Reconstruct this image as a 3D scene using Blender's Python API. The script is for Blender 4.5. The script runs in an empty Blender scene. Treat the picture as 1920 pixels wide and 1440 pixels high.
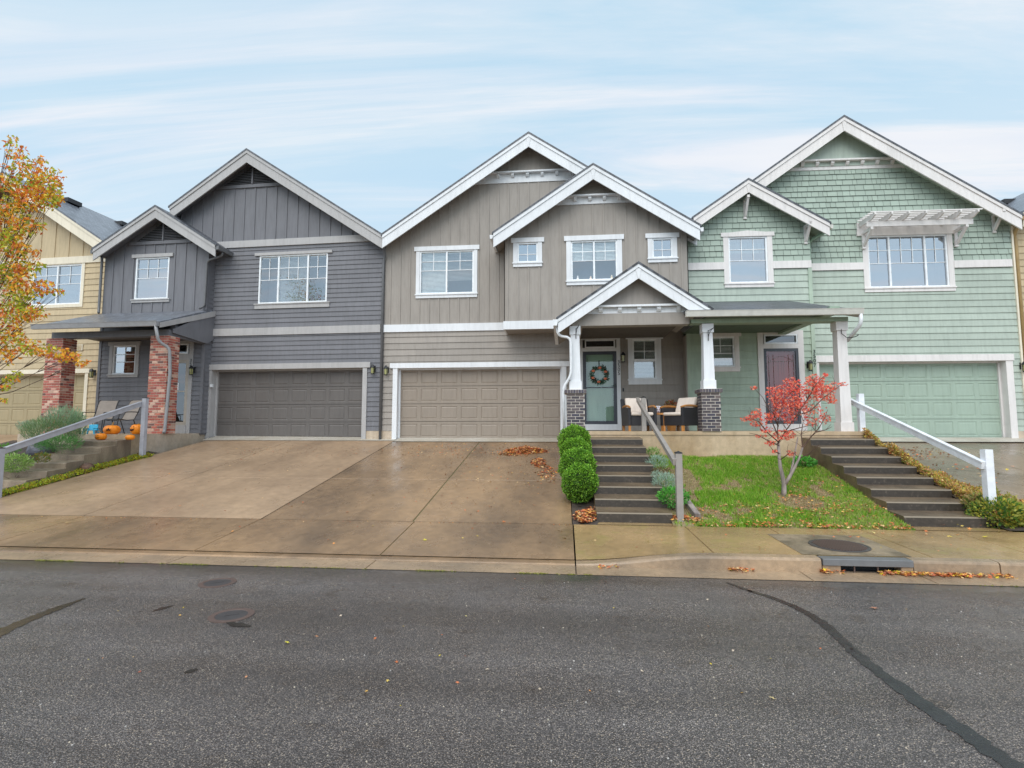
import bpy, math, random
from mathutils import Vector, Matrix
random.seed(7)
sc = bpy.context.scene
COL = sc.collection
R = math.radians

# ------------------------------------------------------------------ camera
YAW, PITCH, FPX, EYE = R(5.62), R(4.73), 1000.0, 1.7
CF = Vector((-math.sin(YAW)*math.cos(PITCH), math.cos(YAW)*math.cos(PITCH), math.sin(PITCH)))
CR = Vector((math.cos(YAW), math.sin(YAW), 0))
CU = CR.cross(CF)
CAM = Vector((0, 0, EYE))
cd = bpy.data.cameras.new('camera'); cam = bpy.data.objects.new('camera', cd); COL.objects.link(cam)
M3 = Matrix((CR, CU, -CF)).transposed()
cam.matrix_world = Matrix.Translation(CAM) @ M3.to_4x4()
cd.sensor_width = 36; cd.lens = FPX/1920*36; cd.clip_start = 0.05; cd.clip_end = 5000
sc.camera = cam

def ray(px, py): return CF + CR*((px-960)/FPX) - CU*((py-720)/FPX)
def W(px, py, d): return CAM + ray(px, py)*d                      # point at forward depth d
def G(px, py, z=0.0):
    r = ray(px, py); return CAM + r*((z-EYE)/r.z)
class Frame:
    def __init__(s, x, y, deg):
        s.loc = Vector((x, y, 0)); s.a = R(deg); s.R = Matrix.Rotation(-s.a, 3, 'Z')
    def px(s, x, y, v=0.0):
        d = s.R @ ray(x, y); o = s.R @ (CAM - s.loc)
        p = o + d*((v-o.y)/d.y); return p.x, p.z
    def U(s, x, v=0.0, y=700): return s.px(x, y, v)[0]
    def Z(s, x, y, v=0.0): return s.px(x, y, v)[1]
    def w(s, u, v, z): return s.loc + Matrix.Rotation(s.a, 3, 'Z') @ Vector((u, v, z))

# ------------------------------------------------------------------ materials
def newmat(name):
    m = bpy.data.materials.new(name); m.use_nodes = True
    nt = m.node_tree; b = nt.nodes['Principled BSDF']; return m, nt, b
def nd(nt, t, **k):
    n = nt.nodes.new(t)
    for a, v in k.items(): setattr(n, a, v)
    return n
def noise(nt, scale, detail=4, vec=None, sc3=None, rough=.6):
    n = nd(nt, 'ShaderNodeTexNoise'); n.inputs['Scale'].default_value = scale; n.inputs['Detail'].default_value = detail; n.inputs['Roughness'].default_value = rough
    tc = nd(nt, 'ShaderNodeTexCoord'); src = tc.outputs['Object']
    if sc3:
        mp = nd(nt, 'ShaderNodeMapping'); mp.inputs['Scale'].default_value = sc3
        nt.links.new(src, mp.inputs[0]); src = mp.outputs[0]
    nt.links.new(src, n.inputs['Vector']); return n.outputs['Fac']
def ramp(nt, fac, stops):
    r = nd(nt, 'ShaderNodeValToRGB'); nt.links.new(fac, r.inputs[0])
    e = r.color_ramp.elements
    while len(e) > 1: e.remove(e[0])
    e[0].position = stops[0][0]; e[0].color = (*stops[0][1], 1)
    for p, c in stops[1:]:
        k = e.new(p); k.color = (*c, 1)
    return r.outputs[0]
def mixc(nt, fac, a, b, mode='MIX'):
    m = nd(nt, 'ShaderNodeMix', data_type='RGBA', blend_type=mode)
    for i, s in ((0, fac), (6, a), (7, b)):
        if isinstance(s, (int, float)): m.inputs[i].default_value = s
        elif isinstance(s, tuple): m.inputs[i].default_value = (*s, 1)
        else: nt.links.new(s, m.inputs[i])
    return m.outputs[2]
def bump(nt, b, h, st=.3, dist=.01):
    n = nd(nt, 'ShaderNodeBump'); n.inputs['Strength'].default_value = st; n.inputs['Distance'].default_value = dist
    nt.links.new(h, n.inputs['Height']); nt.links.new(n.outputs[0], b.inputs['Normal'])
def mul(c, k): return tuple(min(1, x*k) for x in c)
def paint(name, c, rough=.55, var=.10, grain=True, spec=.4):
    m, nt, b = newmat(name)
    n1 = noise(nt, 1.1, 5, sc3=(1, 1, .55)); n2 = noise(nt, 90, 3, sc3=(.25, 1, 1)) ; n3 = noise(nt, 5, 6, sc3=(2.5, 1, .35))
    c1 = ramp(nt, n1, [(.3, mul(c, 1-var)), (.7, mul(c, 1+var))])
    c2 = ramp(nt, n3, [(.30, (1-var*1.9,)*3), (.55, (1, 1, 1)), (.8, (1+var*.5,)*3)])
    nt.links.new(mixc(nt, 1.0, c1, c2, 'MULTIPLY'), b.inputs['Base Color'])
    b.inputs['Roughness'].default_value = rough; b.inputs['Specular IOR Level'].default_value = spec
    if grain: bump(nt, b, n2, .35, .004)
    return m
def plain(name, c, rough=.5, metal=0, spec=.5):
    m, nt, b = newmat(name); b.inputs['Roughness'].default_value = rough; b.inputs['Metallic'].default_value = metal
    b.inputs['Specular IOR Level'].default_value = spec
    n1 = noise(nt, 6, 4)
    nt.links.new(ramp(nt, n1, [(.3, mul(c, .88)), (.7, mul(c, 1.1))]), b.inputs['Base Color']); return m
def colmat(name, rough=.6, spec=.3, trans=0, bumpy=0):
    m, nt, b = newmat(name); a = nd(nt, 'ShaderNodeAttribute', attribute_name='Col')
    nt.links.new(a.outputs['Color'], b.inputs['Base Color']); b.inputs['Roughness'].default_value = rough
    b.inputs['Specular IOR Level'].default_value = spec
    if bumpy: bump(nt, b, noise(nt, 70, 5), bumpy, .01)
    if trans:
        t = nd(nt, 'ShaderNodeBsdfTranslucent'); nt.links.new(a.outputs['Color'], t.inputs['Color'])
        mx = nd(nt, 'ShaderNodeMixShader'); mx.inputs[0].default_value = trans
        nt.links.new(b.outputs[0], mx.inputs[1]); nt.links.new(t.outputs[0], mx.inputs[2])
        nt.links.new(mx.outputs[0], nt.nodes['Material Output'].inputs['Surface'])
    return m
def concrete(name, c, dark, rough=(.25, .6), scale=1.0, stain=.5, stretch=(1, 1, 1), green=None):
    m, nt, b = newmat(name)
    n1 = noise(nt, .9*scale, 7, sc3=stretch, rough=.65); n2 = noise(nt, 14*scale, 6); n3 = noise(nt, 160, 3); n4 = noise(nt, 3*scale, 6, sc3=stretch)
    a = ramp(nt, n1, [(.36, dark), (.62, c)])
    bb = ramp(nt, n2, [(.3, (1-.35*stain,)*3), (.7, (1.08,)*3)])
    cc = ramp(nt, n3, [(.3, (.8,)*3), (.7, (1.15,)*3)])
    out = mixc(nt, 1, mixc(nt, 1, a, bb, 'MULTIPLY'), cc, 'MULTIPLY')
    if green:
        out = mixc(nt, ramp(nt, n4, [(.52, (0, 0, 0)), (.68, (.6, .6, .6))]), out, green)
    nt.links.new(out, b.inputs['Base Color'])
    rr = ramp(nt, n4, [(.35, (rough[0],)*3), (.65, (rough[1],)*3)]); nt.links.new(rr, b.inputs['Roughness'])
    bump(nt, b, n3, .25, .004); b.inputs['Specular IOR Level'].default_value = .5
    return m

M = {}
M['white'] = paint('white_paint', (.74, .75, .77), .5, .05)
M['vinyl'] = plain('white_vinyl', (.82, .84, .86), .35)
M['taupe'] = paint('taupe_siding_paint', (.325, .290, .258), .6, .07)
M['gray'] = paint('slate_gray_siding_paint', (.166, .165, .180), .6, .08)
M['graytrim'] = paint('pale_gray_trim_paint', (.42, .405, .40), .5, .06)
M['green'] = paint('sage_green_siding_paint', (.415, .475, .41), .6, .07)
M['greenwall'] = paint('sage_green_porch_paint', (.40, .485, .39), .6, .07)
M['greendark'] = paint('green_beam_paint', (.30, .385, .29), .6, .07)
M['greentrim'] = paint('bone_white_trim_paint', (.74, .70, .68), .5, .06)
M['tan'] = paint('tan_siding_paint', (.52, .41, .255), .6, .08)
M['tantrim'] = paint('cream_trim_paint', (.76, .68, .54), .5, .06)
M['tandoor'] = paint('olive_tan_door_paint', (.36, .29, .17), .5, .06)
M['taupedoor'] = paint('taupe_door_paint', (.29, .24, .195), .45, .05)
M['graydoor'] = paint('charcoal_door_paint', (.135, .122, .115), .45, .06)
M['greendoor'] = paint('sage_door_paint', (.335, .42, .345), .45, .05)
M['shingle'] = None
M['stormdark'] = plain('dark_storm_door_paint', (.055, .06, .075), .35)
M['seafoam'] = paint('seafoam_door_paint', (.31, .44, .33), .4, .05)
M['reddoor'] = paint('dark_red_door_paint', (.24, .025, .025), .35, .1)
M['beigeframe'] = plain('beige_frame_paint', (.42, .37, .31), .4)
M['black'] = plain('black_metal', (.02, .02, .022), .4)
M['dark'] = plain('dark_interior', (.02, .022, .025), .8)
M['wood'] = paint('teak_wood', (.50, .22, .06), .45, .2)
M['cushion'] = paint('cream_fabric', (.76, .66, .58), .85, .05)
M['alum'] = plain('pale_gutter_metal', (.60, .58, .53), .4)
M['white_gutter'] = plain('white_gutter_metal', (.74, .75, .77), .35)
M['graygutter'] = plain('gray_gutter_metal', (.30, .30, .31), .4)
M['greengutter'] = plain('green_gutter_metal', (.27, .40, .30), .4)
M['tangutter'] = plain('tan_gutter_metal', (.36, .24, .10), .4)
M['darkgutter'] = plain('charcoal_gutter_metal', (.13, .13, .135), .4)
M['post_gray'] = plain('gray_vinyl_post', (.30, .27, .245), .5)
M['post_lgray'] = plain('pale_gray_post', (.42, .42, .46), .5)
M['post_white'] = plain('white_post', (.75, .77, .81), .45)
M['steel'] = plain('galvanised_steel', (.20, .20, .205), .4, .4)
M['iron'] = plain('cast_iron', (.075, .068, .068), .38, .3)
M['rust'] = plain('rusty_iron', (.13, .085, .07), .45, .2)
M['col'] = colmat('leaf_blades', .5, .4, .35)
M['colmatte'] = colmat('coloured_matte', .6, .4, 0, .4)
M['brick'] = colmat('fired_brick', .55, .45, 0, .5)
M['mortar'] = plain('pale_mortar', (.62, .52, .42), .9)
M['mortargray'] = plain('gray_mortar', (.60, .54, .48), .9)
M['bark'] = paint('gray_bark', (.36, .30, .27), .8, .35)
M['twig'] = paint('dark_twig', (.12, .07, .05), .7, .3)
M['soil'] = concrete('dark_soil', (.085, .06, .045), (.035, .027, .022), (.6, .9), 3)
M['road'] = None
M['drive'] = concrete('wet_brown_concrete', (.36, .225, .122), (.155, .10, .06), (.14, .40), .55, .6, (1, .55, 1))
M['drivegray'] = concrete('damp_tan_concrete', (.43, .29, .18), (.28, .185, .115), (.26, .5), .5, .5, (1, .5, 1))
M['drivegreen'] = concrete('wet_dark_concrete', (.27, .20, .14), (.15, .115, .08), (.18, .38), .6, .45)
M['walk'] = concrete('mossy_wet_sidewalk', (.44, .285, .135), (.27, .18, .085), (.14, .36), .8, .4, (1, 1, 1), (.27, .23, .06))
M['kerb'] = concrete('wet_kerb_concrete', (.42, .29, .18), (.25, .18, .12), (.2, .45), 1.2, .6)
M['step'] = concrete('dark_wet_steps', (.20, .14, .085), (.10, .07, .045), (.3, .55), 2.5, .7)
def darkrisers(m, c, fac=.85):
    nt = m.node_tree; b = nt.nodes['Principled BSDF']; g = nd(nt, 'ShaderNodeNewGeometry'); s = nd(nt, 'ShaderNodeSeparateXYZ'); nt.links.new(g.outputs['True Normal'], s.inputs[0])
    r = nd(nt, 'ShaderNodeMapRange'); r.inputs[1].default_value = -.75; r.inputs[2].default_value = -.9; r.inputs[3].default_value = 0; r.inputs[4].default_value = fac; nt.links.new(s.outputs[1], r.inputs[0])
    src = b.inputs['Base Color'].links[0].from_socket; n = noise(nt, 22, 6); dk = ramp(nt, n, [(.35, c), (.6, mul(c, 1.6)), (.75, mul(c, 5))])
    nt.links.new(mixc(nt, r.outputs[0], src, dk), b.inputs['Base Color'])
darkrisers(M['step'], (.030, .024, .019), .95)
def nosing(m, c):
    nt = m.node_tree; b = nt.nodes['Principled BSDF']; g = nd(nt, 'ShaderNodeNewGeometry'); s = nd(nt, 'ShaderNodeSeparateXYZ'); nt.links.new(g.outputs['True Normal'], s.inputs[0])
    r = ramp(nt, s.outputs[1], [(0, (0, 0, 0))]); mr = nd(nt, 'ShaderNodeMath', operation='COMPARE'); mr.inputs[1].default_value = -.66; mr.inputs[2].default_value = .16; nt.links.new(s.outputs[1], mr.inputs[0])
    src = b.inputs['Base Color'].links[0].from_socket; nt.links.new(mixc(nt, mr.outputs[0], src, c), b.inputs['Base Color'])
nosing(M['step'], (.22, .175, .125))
M['stepgray'] = concrete('weathered_steps', (.36, .28, .20), (.18, .135, .095), (.3, .6), 2.2, .7, (1, 1, .3))
M['slab'] = concrete('weathered_foundation', (.62, .52, .42), (.42, .32, .21), (.4, .7), .7, .5, (1, 1, .35))
M['slabbrown'] = concrete('wet_stained_foundation', (.60, .46, .31), (.36, .24, .125), (.3, .55), .6, .5, (1, 1, .25))
M['apron'] = concrete('pale_garage_sill', (.52, .48, .42), (.40, .35, .28), (.4, .6), 1, .3)
M['cord'] = plain('wet_joint_filler', (.07, .05, .035), .6)
M['orange'] = paint('pumpkin_skin', (.95, .27, .012), .4, .12, False)
M['stem'] = plain('dry_stem', (.32, .20, .08), .8)
M['carved'] = plain('carved_hollow', (.05, .012, .003), .8)
M['blue'] = plain('turquoise_plastic', (.02, .38, .60), .35)
M['rock'] = concrete('slate_boulder', (.16, .16, .20), (.06, .06, .075), (.3, .6), 3, .8)
M['rockbrown'] = concrete('brown_rock', (.17, .085, .05), (.07, .04, .028), (.4, .7), 4, .8)
M['sling'] = plain('taupe_sling_fabric', (.26, .22, .19), .8)
M['wicker'] = None

def m_shingle(name, c, wet=.35):
    m, nt, b = newmat(name)
    tc = nd(nt, 'ShaderNodeTexCoord')
    mp = nd(nt, 'ShaderNodeMapping'); nt.links.new(tc.outputs['UV'], mp.inputs[0])
    br = nd(nt, 'ShaderNodeTexBrick'); nt.links.new(mp.outputs[0], br.inputs['Vector'])
    br.inputs['Scale'].default_value = 1; br.inputs['Brick Width'].default_value = .17; br.inputs['Row Height'].default_value = .14
    br.inputs['Mortar Size'].default_value = .006; br.inputs['Color1'].default_value = (*mul(c, .72), 1); br.inputs['Color2'].default_value = (*mul(c, 1.35), 1)
    br.inputs['Mortar'].default_value = (*mul(c, .35), 1)
    n = noise(nt, 120, 3)
    nt.links.new(mixc(nt, 1, br.outputs['Color'], ramp(nt, n, [(.3, (.65,)*3), (.7, (1.3,)*3)]), 'MULTIPLY'), b.inputs['Base Color'])
    b.inputs['Roughness'].default_value = wet
    mx = mixc(nt, .5, br.outputs['Fac'], n); inv = nd(nt, 'ShaderNodeMath', operation='SUBTRACT'); inv.inputs[0].default_value = 1
    nt.links.new(mx, inv.inputs[1]); bump(nt, b, inv.outputs[0], .6, .01); return m
M['shingle'] = m_shingle('asphalt_shingles', (.085, .09, .105), .42)
M['shinglepale'] = m_shingle('wet_shingles', (.15, .16, .185), .30)

def m_wicker():
    m, nt, b = newmat('black_wicker'); tc = nd(nt, 'ShaderNodeTexCoord')
    w = nd(nt, 'ShaderNodeTexWave', bands_direction='Z'); w.inputs['Scale'].default_value = 24; nt.links.new(tc.outputs['Object'], w.inputs['Vector'])
    w2 = nd(nt, 'ShaderNodeTexWave', bands_direction='X'); w2.inputs['Scale'].default_value = 18; nt.links.new(tc.outputs['Object'], w2.inputs['Vector'])
    mm = nd(nt, 'ShaderNodeMath', operation='MULTIPLY'); nt.links.new(w.outputs['Fac'], mm.inputs[0]); nt.links.new(w2.outputs['Fac'], mm.inputs[1])
    nt.links.new(ramp(nt, mm.outputs[0], [(0, (.012, .012, .016)), (1, (.055, .055, .065))]), b.inputs['Base Color'])
    b.inputs['Roughness'].default_value = .45; bump(nt, b, mm.outputs[0], .8, .006); return m
M['wicker'] = m_wicker()

def m_road():
    m, nt, b = newmat('wet_asphalt')
    tc = nd(nt, 'ShaderNodeTexCoord')
    v = nd(nt, 'ShaderNodeTexVoronoi'); v.inputs['Scale'].default_value = 115; nt.links.new(tc.outputs['Object'], v.inputs['Vector'])
    v2 = nd(nt, 'ShaderNodeTexVoronoi'); v2.inputs['Scale'].default_value = 38; nt.links.new(tc.outputs['Object'], v2.inputs['Vector'])
    sep = nd(nt, 'ShaderNodeSeparateColor'); nt.links.new(v.outputs['Color'], sep.inputs[0])
    stone = ramp(nt, sep.outputs[0], [(0, (.115, .100, .098)), (.45, (.195, .172, .166)), (.8, (.31, .272, .25)), (.94, (.50, .42, .35)), (1, (.62, .50, .38))])
    stone = mixc(nt, ramp(nt, v.outputs['Distance'], [(.25, (0, 0, 0)), (.62, (1, 1, 1))]), stone, (.06, .054, .053))
    big = noise(nt, .22, 6, sc3=(.6, 1, 1)); mid = noise(nt, 1.5, 6)
    tone = ramp(nt, big, [(.34, (.66, .64, .62)), (.66, (1.28, 1.27, 1.28))])
    trk = noise(nt, .9, 5, sc3=(.12, 1.3, 1)); tone = mixc(nt, 1, tone, ramp(nt, trk, [(.38, (.78, .76, .74)), (.62, (1.12,)*3)]), 'MULTIPLY')
    st_ = noise(nt, 3.2, 7); tone = mixc(nt, 1, tone, ramp(nt, st_, [(.28, (.70, .64, .58)), (.42, (1, 1, 1))]), 'MULTIPLY')
    col = mixc(nt, 1, stone, tone, 'MULTIPLY')
    sx = nd(nt, 'ShaderNodeSeparateXYZ'); nt.links.new(tc.outputs['Object'], sx.inputs[0])
    # damp band along the gutter: smoother, darker, wavy edge
    ad = nd(nt, 'ShaderNodeMath', operation='MULTIPLY_ADD'); nt.links.new(mid, ad.inputs[0]); ad.inputs[1].default_value = .9; nt.links.new(sx.outputs[1], ad.inputs[2])
    g = nd(nt, 'ShaderNodeMapRange'); g.inputs[1].default_value = 6.28; g.inputs[2].default_value = 6.72; nt.links.new(ad.outputs[0], g.inputs[0])
    gf = g.outputs[0]
    col = mixc(nt, gf, col, mixc(nt, .55, col, (.035, .03, .025)))
    nt.links.new(col, b.inputs['Base Color'])
    r1 = ramp(nt, mid, [(.38, (.20,)*3), (.66, (.40,)*3)])
    rf = mixc(nt, gf, r1, (.09, .09, .09)); nt.links.new(rf, b.inputs['Roughness'])
    n3 = noise(nt, 60, 4)
    h = nd(nt, 'ShaderNodeMath', operation='MULTIPLY_ADD'); nt.links.new(v.outputs['Distance'], h.inputs[0]); h.inputs[1].default_value = -.8; nt.links.new(n3, h.inputs[2])
    bn = nd(nt, 'ShaderNodeBump'); bn.inputs['Distance'].default_value = .012
    st = nd(nt, 'ShaderNodeMapRange'); nt.links.new(gf, st.inputs[0]); st.inputs[3].default_value = .75; st.inputs[4].default_value = .10
    nt.links.new(st.outputs[0], bn.inputs['Strength']); nt.links.new(h.outputs[0], bn.inputs['Height']); nt.links.new(bn.outputs[0], b.inputs['Normal'])
    b.inputs['Specular IOR Level'].default_value = .6
    return m
M['road'] = m_road()

def m_glass(name, tint, mixf=.55, gloss=(.8, .85, .9), rough=.02):
    m = bpy.data.materials.new(name); m.use_nodes = True; nt = m.node_tree; nt.nodes.clear()
    o = nd(nt, 'ShaderNodeOutputMaterial'); g = nd(nt, 'ShaderNodeBsdfGlossy'); g.inputs['Roughness'].default_value = rough; g.inputs['Color'].default_value = (*gloss, 1)
    t = nd(nt, 'ShaderNodeBsdfTransparent'); t.inputs['Color'].default_value = (*tint, 1)
    mx = nd(nt, 'ShaderNodeMixShader'); mx.inputs[0].default_value = mixf
    nt.links.new(t.outputs[0], mx.inputs[1]); nt.links.new(g.outputs[0], mx.inputs[2]); nt.links.new(mx.outputs[0], o.inputs[0])
    n = nd(nt, 'ShaderNodeBump'); n.inputs['Strength'].default_value = .05; n.inputs['Distance'].default_value = .02
    nt.links.new(noise(nt, 1.6, 1), n.inputs['Height']); nt.links.new(n.outputs[0], g.inputs['Normal'])
    return m
M['glass'] = m_glass('window_glass', (.62, .66, .70), .42)
M['glasslow'] = m_glass('porch_window_glass', (.75, .80, .78), .30)
M['glassblind'] = m_glass('blind_window_glass', (.82, .86, .87), .24)
M['stormglass'] = m_glass('storm_door_glass', (.92, .95, .94), .10)
M['darkglass'] = m_glass('dark_glass', (.25, .27, .28), .16)
M['blind'] = plain('white_blind', (.80, .82, .80), .5)
M['blindback'] = plain('pale_blind_shade', (.50, .54, .56), .7)
M['room'] = plain('dim_room', (.17, .20, .25), .9)
M['roomdark'] = plain('dark_room', (.03, .035, .03), .9)
M['lampglass'] = plain('amber_glass', (.34, .33, .13), .15)

TONE = {'taupe', 'gray', 'green', 'greenwall', 'tan'}
def toned(k):
    if k+'_boards' not in M:
        m = M[k].copy(); m.name = M[k].name+'_boards'; nt = m.node_tree; b = nt.nodes['Principled BSDF']; at = nd(nt, 'ShaderNodeAttribute', attribute_name='Col')
        src = b.inputs['Base Color'].links[0].from_socket; nt.links.new(mixc(nt, 1.0, src, at.outputs['Color'], 'MULTIPLY'), b.inputs['Base Color']); M[k+'_boards'] = m
    return k+'_boards'
# ------------------------------------------------------------------ mesh builder
class MB:
    def __init__(s): s.v = []; s.f = []; s.c = []; s.uv = []
    def face(s, pts, c=None):
        i = len(s.v); s.v += [tuple(p) for p in pts]; s.f.append(tuple(range(i, i+len(pts)))); s.c.append(c)
    def mesh(s, vs, fs, c=None):
        i = len(s.v); s.v += [tuple(p) for p in vs]
        for f in fs: s.f.append(tuple(i+k for k in f)); s.c.append(c)
    def box(s, x0, x1, y0, y1, z0, z1, c=None):
        if x0 > x1: x0, x1 = x1, x0
        if y0 > y1: y0, y1 = y1, y0
        if z0 > z1: z0, z1 = z1, z0
        s.mesh([(x0,y0,z0),(x1,y0,z0),(x1,y1,z0),(x0,y1,z0),(x0,y0,z1),(x1,y0,z1),(x1,y1,z1),(x0,y1,z1)],
               [(0,3,2,1),(4,5,6,7),(0,1,5,4),(1,2,6,5),(2,3,7,6),(3,0,4,7)], c)
        return s
    def prism(s, poly, y0, y1, c=None):            # poly in (x,z), extruded along y
        a = sum(poly[i][0]*poly[(i+1) % len(poly)][1]-poly[(i+1) % len(poly)][0]*poly[i][1] for i in range(len(poly)))
        if a < 0: poly = poly[::-1]
        n = len(poly); vs = [(p[0], y0, p[1]) for p in poly]+[(p[0], y1, p[1]) for p in poly]
        s.mesh(vs, [tuple(range(n)), tuple(range(2*n-1, n-1, -1))]+[(i, i+n, (i+1) % n+n, (i+1) % n) for i in range(n)], c); return s
    def prismx(s, poly, x0, x1, c=None):           # poly in (y,z), extruded along x
        a = sum(poly[i][0]*poly[(i+1) % len(poly)][1]-poly[(i+1) % len(poly)][0]*poly[i][1] for i in range(len(poly)))
        if a < 0: poly = poly[::-1]
        n = len(poly); vs = [(x1, p[0], p[1]) for p in poly]+[(x0, p[0], p[1]) for p in poly]
        s.mesh(vs, [tuple(range(n)), tuple(range(2*n-1, n-1, -1))]+[(i, i+n, (i+1) % n+n, (i+1) % n) for i in range(n)], c); return s
    def bar(s, p, q, w, h, c=None, up=(0, 0, 1)):
        p = Vector(p); q = Vector(q); d = (q-p).normalized(); u = Vector(up)
        sd = d.cross(u)
        if sd.length < 1e-4: sd = Vector((1, 0, 0))
        sd.normalize(); u = sd.cross(d).normalized(); vs = []
        for e in (p, q):
            for a, b in ((-1, -1), (1, -1), (1, 1), (-1, 1)): vs.append(e+sd*(a*w/2)+u*(b*h/2))
        s.mesh(vs, [(0,1,2,3),(7,6,5,4),(0,4,5,1),(1,5,6,2),(2,6,7,3),(3,7,4,0)], c); return s
    def tube(s, pts, rad, n=8, c=None, cap=True):
        pts = [Vector(p) for p in pts]; rad = rad if isinstance(rad, (list, tuple)) else [rad]*len(pts)
        vs = []; pu = None
        for i, p in enumerate(pts):
            d = (pts[min(i+1, len(pts)-1)]-pts[max(i-1, 0)]).normalized()
            if pu is None: pu = d.orthogonal().normalized()
            pu = (pu-d*pu.dot(d)).normalized(); w = d.cross(pu)
            for k in range(n):
                a = 2*math.pi*k/n; vs.append(p+(pu*math.cos(a)+w*math.sin(a))*rad[i])
        fs = [(i*n+k, i*n+(k+1) % n, (i+1)*n+(k+1) % n, (i+1)*n+k) for i in range(len(pts)-1) for k in range(n)]
        if cap: fs += [tuple(range(n-1, -1, -1)), tuple((len(pts)-1)*n+k for k in range(n))]
        s.mesh(vs, fs, c); return s
    def lathe(s, prof, n=24, o=(0, 0, 0), c=None, fn=None):
        vs = []; m = len(prof)
        for r, z in prof:
            for k in range(n):
                a = 2*math.pi*k/n; rr = r*(fn(a) if fn else 1); vs.append((o[0]+rr*math.cos(a), o[1]+rr*math.sin(a), o[2]+z))
        fs = [(i*n+k, i*n+(k+1) % n, (i+1)*n+(k+1) % n, (i+1)*n+k) for i in range(m-1) for k in range(n)]
        fs += [tuple(range(n-1, -1, -1)), tuple((m-1)*n+k for k in range(n))]
        s.mesh(vs, fs, c); return s
    def build(s, name, mat, parent=None, smooth=False, uvp=None, bevel=0):
        me = bpy.data.meshes.new(name); me.from_pydata(s.v, [], s.f); me.update()
        if any(c is not None for c in s.c):
            at = me.color_attributes.new('Col', 'FLOAT_COLOR', 'CORNER'); data = []
            for f, c in zip(s.f, s.c):
                c = c or (1, 1, 1); data += [c[0], c[1], c[2], 1]*len(f)
            at.data.foreach_set('color', data)
        if uvp:
            ul = me.uv_layers.new(name='UVMap'); d = []
            for f in s.f:
                for k in f: d += list(uvp(s.v[k]))
            ul.data.foreach_set('uv', d)
        if mat:
            if isinstance(mat, str) and any(q is not None for q in s.c) and mat in TONE: mat = toned(mat)
            me.materials.append(M[mat] if isinstance(mat, str) else mat)
        if smooth: me.shade_smooth()
        o = bpy.data.objects.new(name, me); COL.objects.link(o)
        if parent: o.parent = parent
        if bevel:
            b = o.modifiers.new('bevel', 'BEVEL'); b.width = bevel; b.segments = 2; b.limit_method = 'ANGLE'
        return o
def tag(o, label=None, cat=None, group=None, kind=None):
    for k, v in (('label', label), ('category', cat), ('group', group), ('kind', kind)):
        if v: o[k] = v
    return o
def empty(name, loc=(0, 0, 0), rz=0):
    o = bpy.data.objects.new(name, None); COL.objects.link(o); o.location = loc; o.rotation_euler = (0, 0, rz); o.empty_display_size = .2; return o
def struct(o): o['kind'] = 'structure'; return o
def copy_tree(o, parent=None):
    c = o.copy(); COL.objects.link(c); c.parent = parent
    for ch in list(o.children): copy_tree(ch, c)
    return c

# ------------------------------------------------------------------ polygon clip + wall
def clip(poly, ax, val, gt):
    out = []; n = len(poly)
    for i in range(n):
        a, b = poly[i], poly[(i+1) % n]; ia = (a[ax] >= val) if gt else (a[ax] <= val); ib = (b[ax] >= val) if gt else (b[ax] <= val)
        if ia: out.append(a)
        if ia != ib:
            t = (val-a[ax])/(b[ax]-a[ax]); out.append((a[0]+t*(b[0]-a[0]), a[1]+t*(b[1]-a[1])))
    return out
def rectclip(poly, u0, u1, z0, z1):
    for ax, v, g in ((0, u0, True), (0, u1, False), (1, z0, True), (1, z1, False)):
        poly = clip(poly, ax, v, g)
        if len(poly) < 3: return []
    return poly
def ivals(umin, umax, z0, z1, holes):
    zm = (z0+z1)/2; iv = [(umin, umax)]
    for a, c, b, d in holes:                       # (u0,z0,u1,z1)
        if c < zm < d:
            nv = []
            for p, q in iv:
                if b <= p or a >= q: nv.append((p, q)); continue
                if a > p: nv.append((p, a))
                if b < q: nv.append((b, q))
            iv = nv
    return [i for i in iv if i[1]-i[0] > .004]
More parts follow.
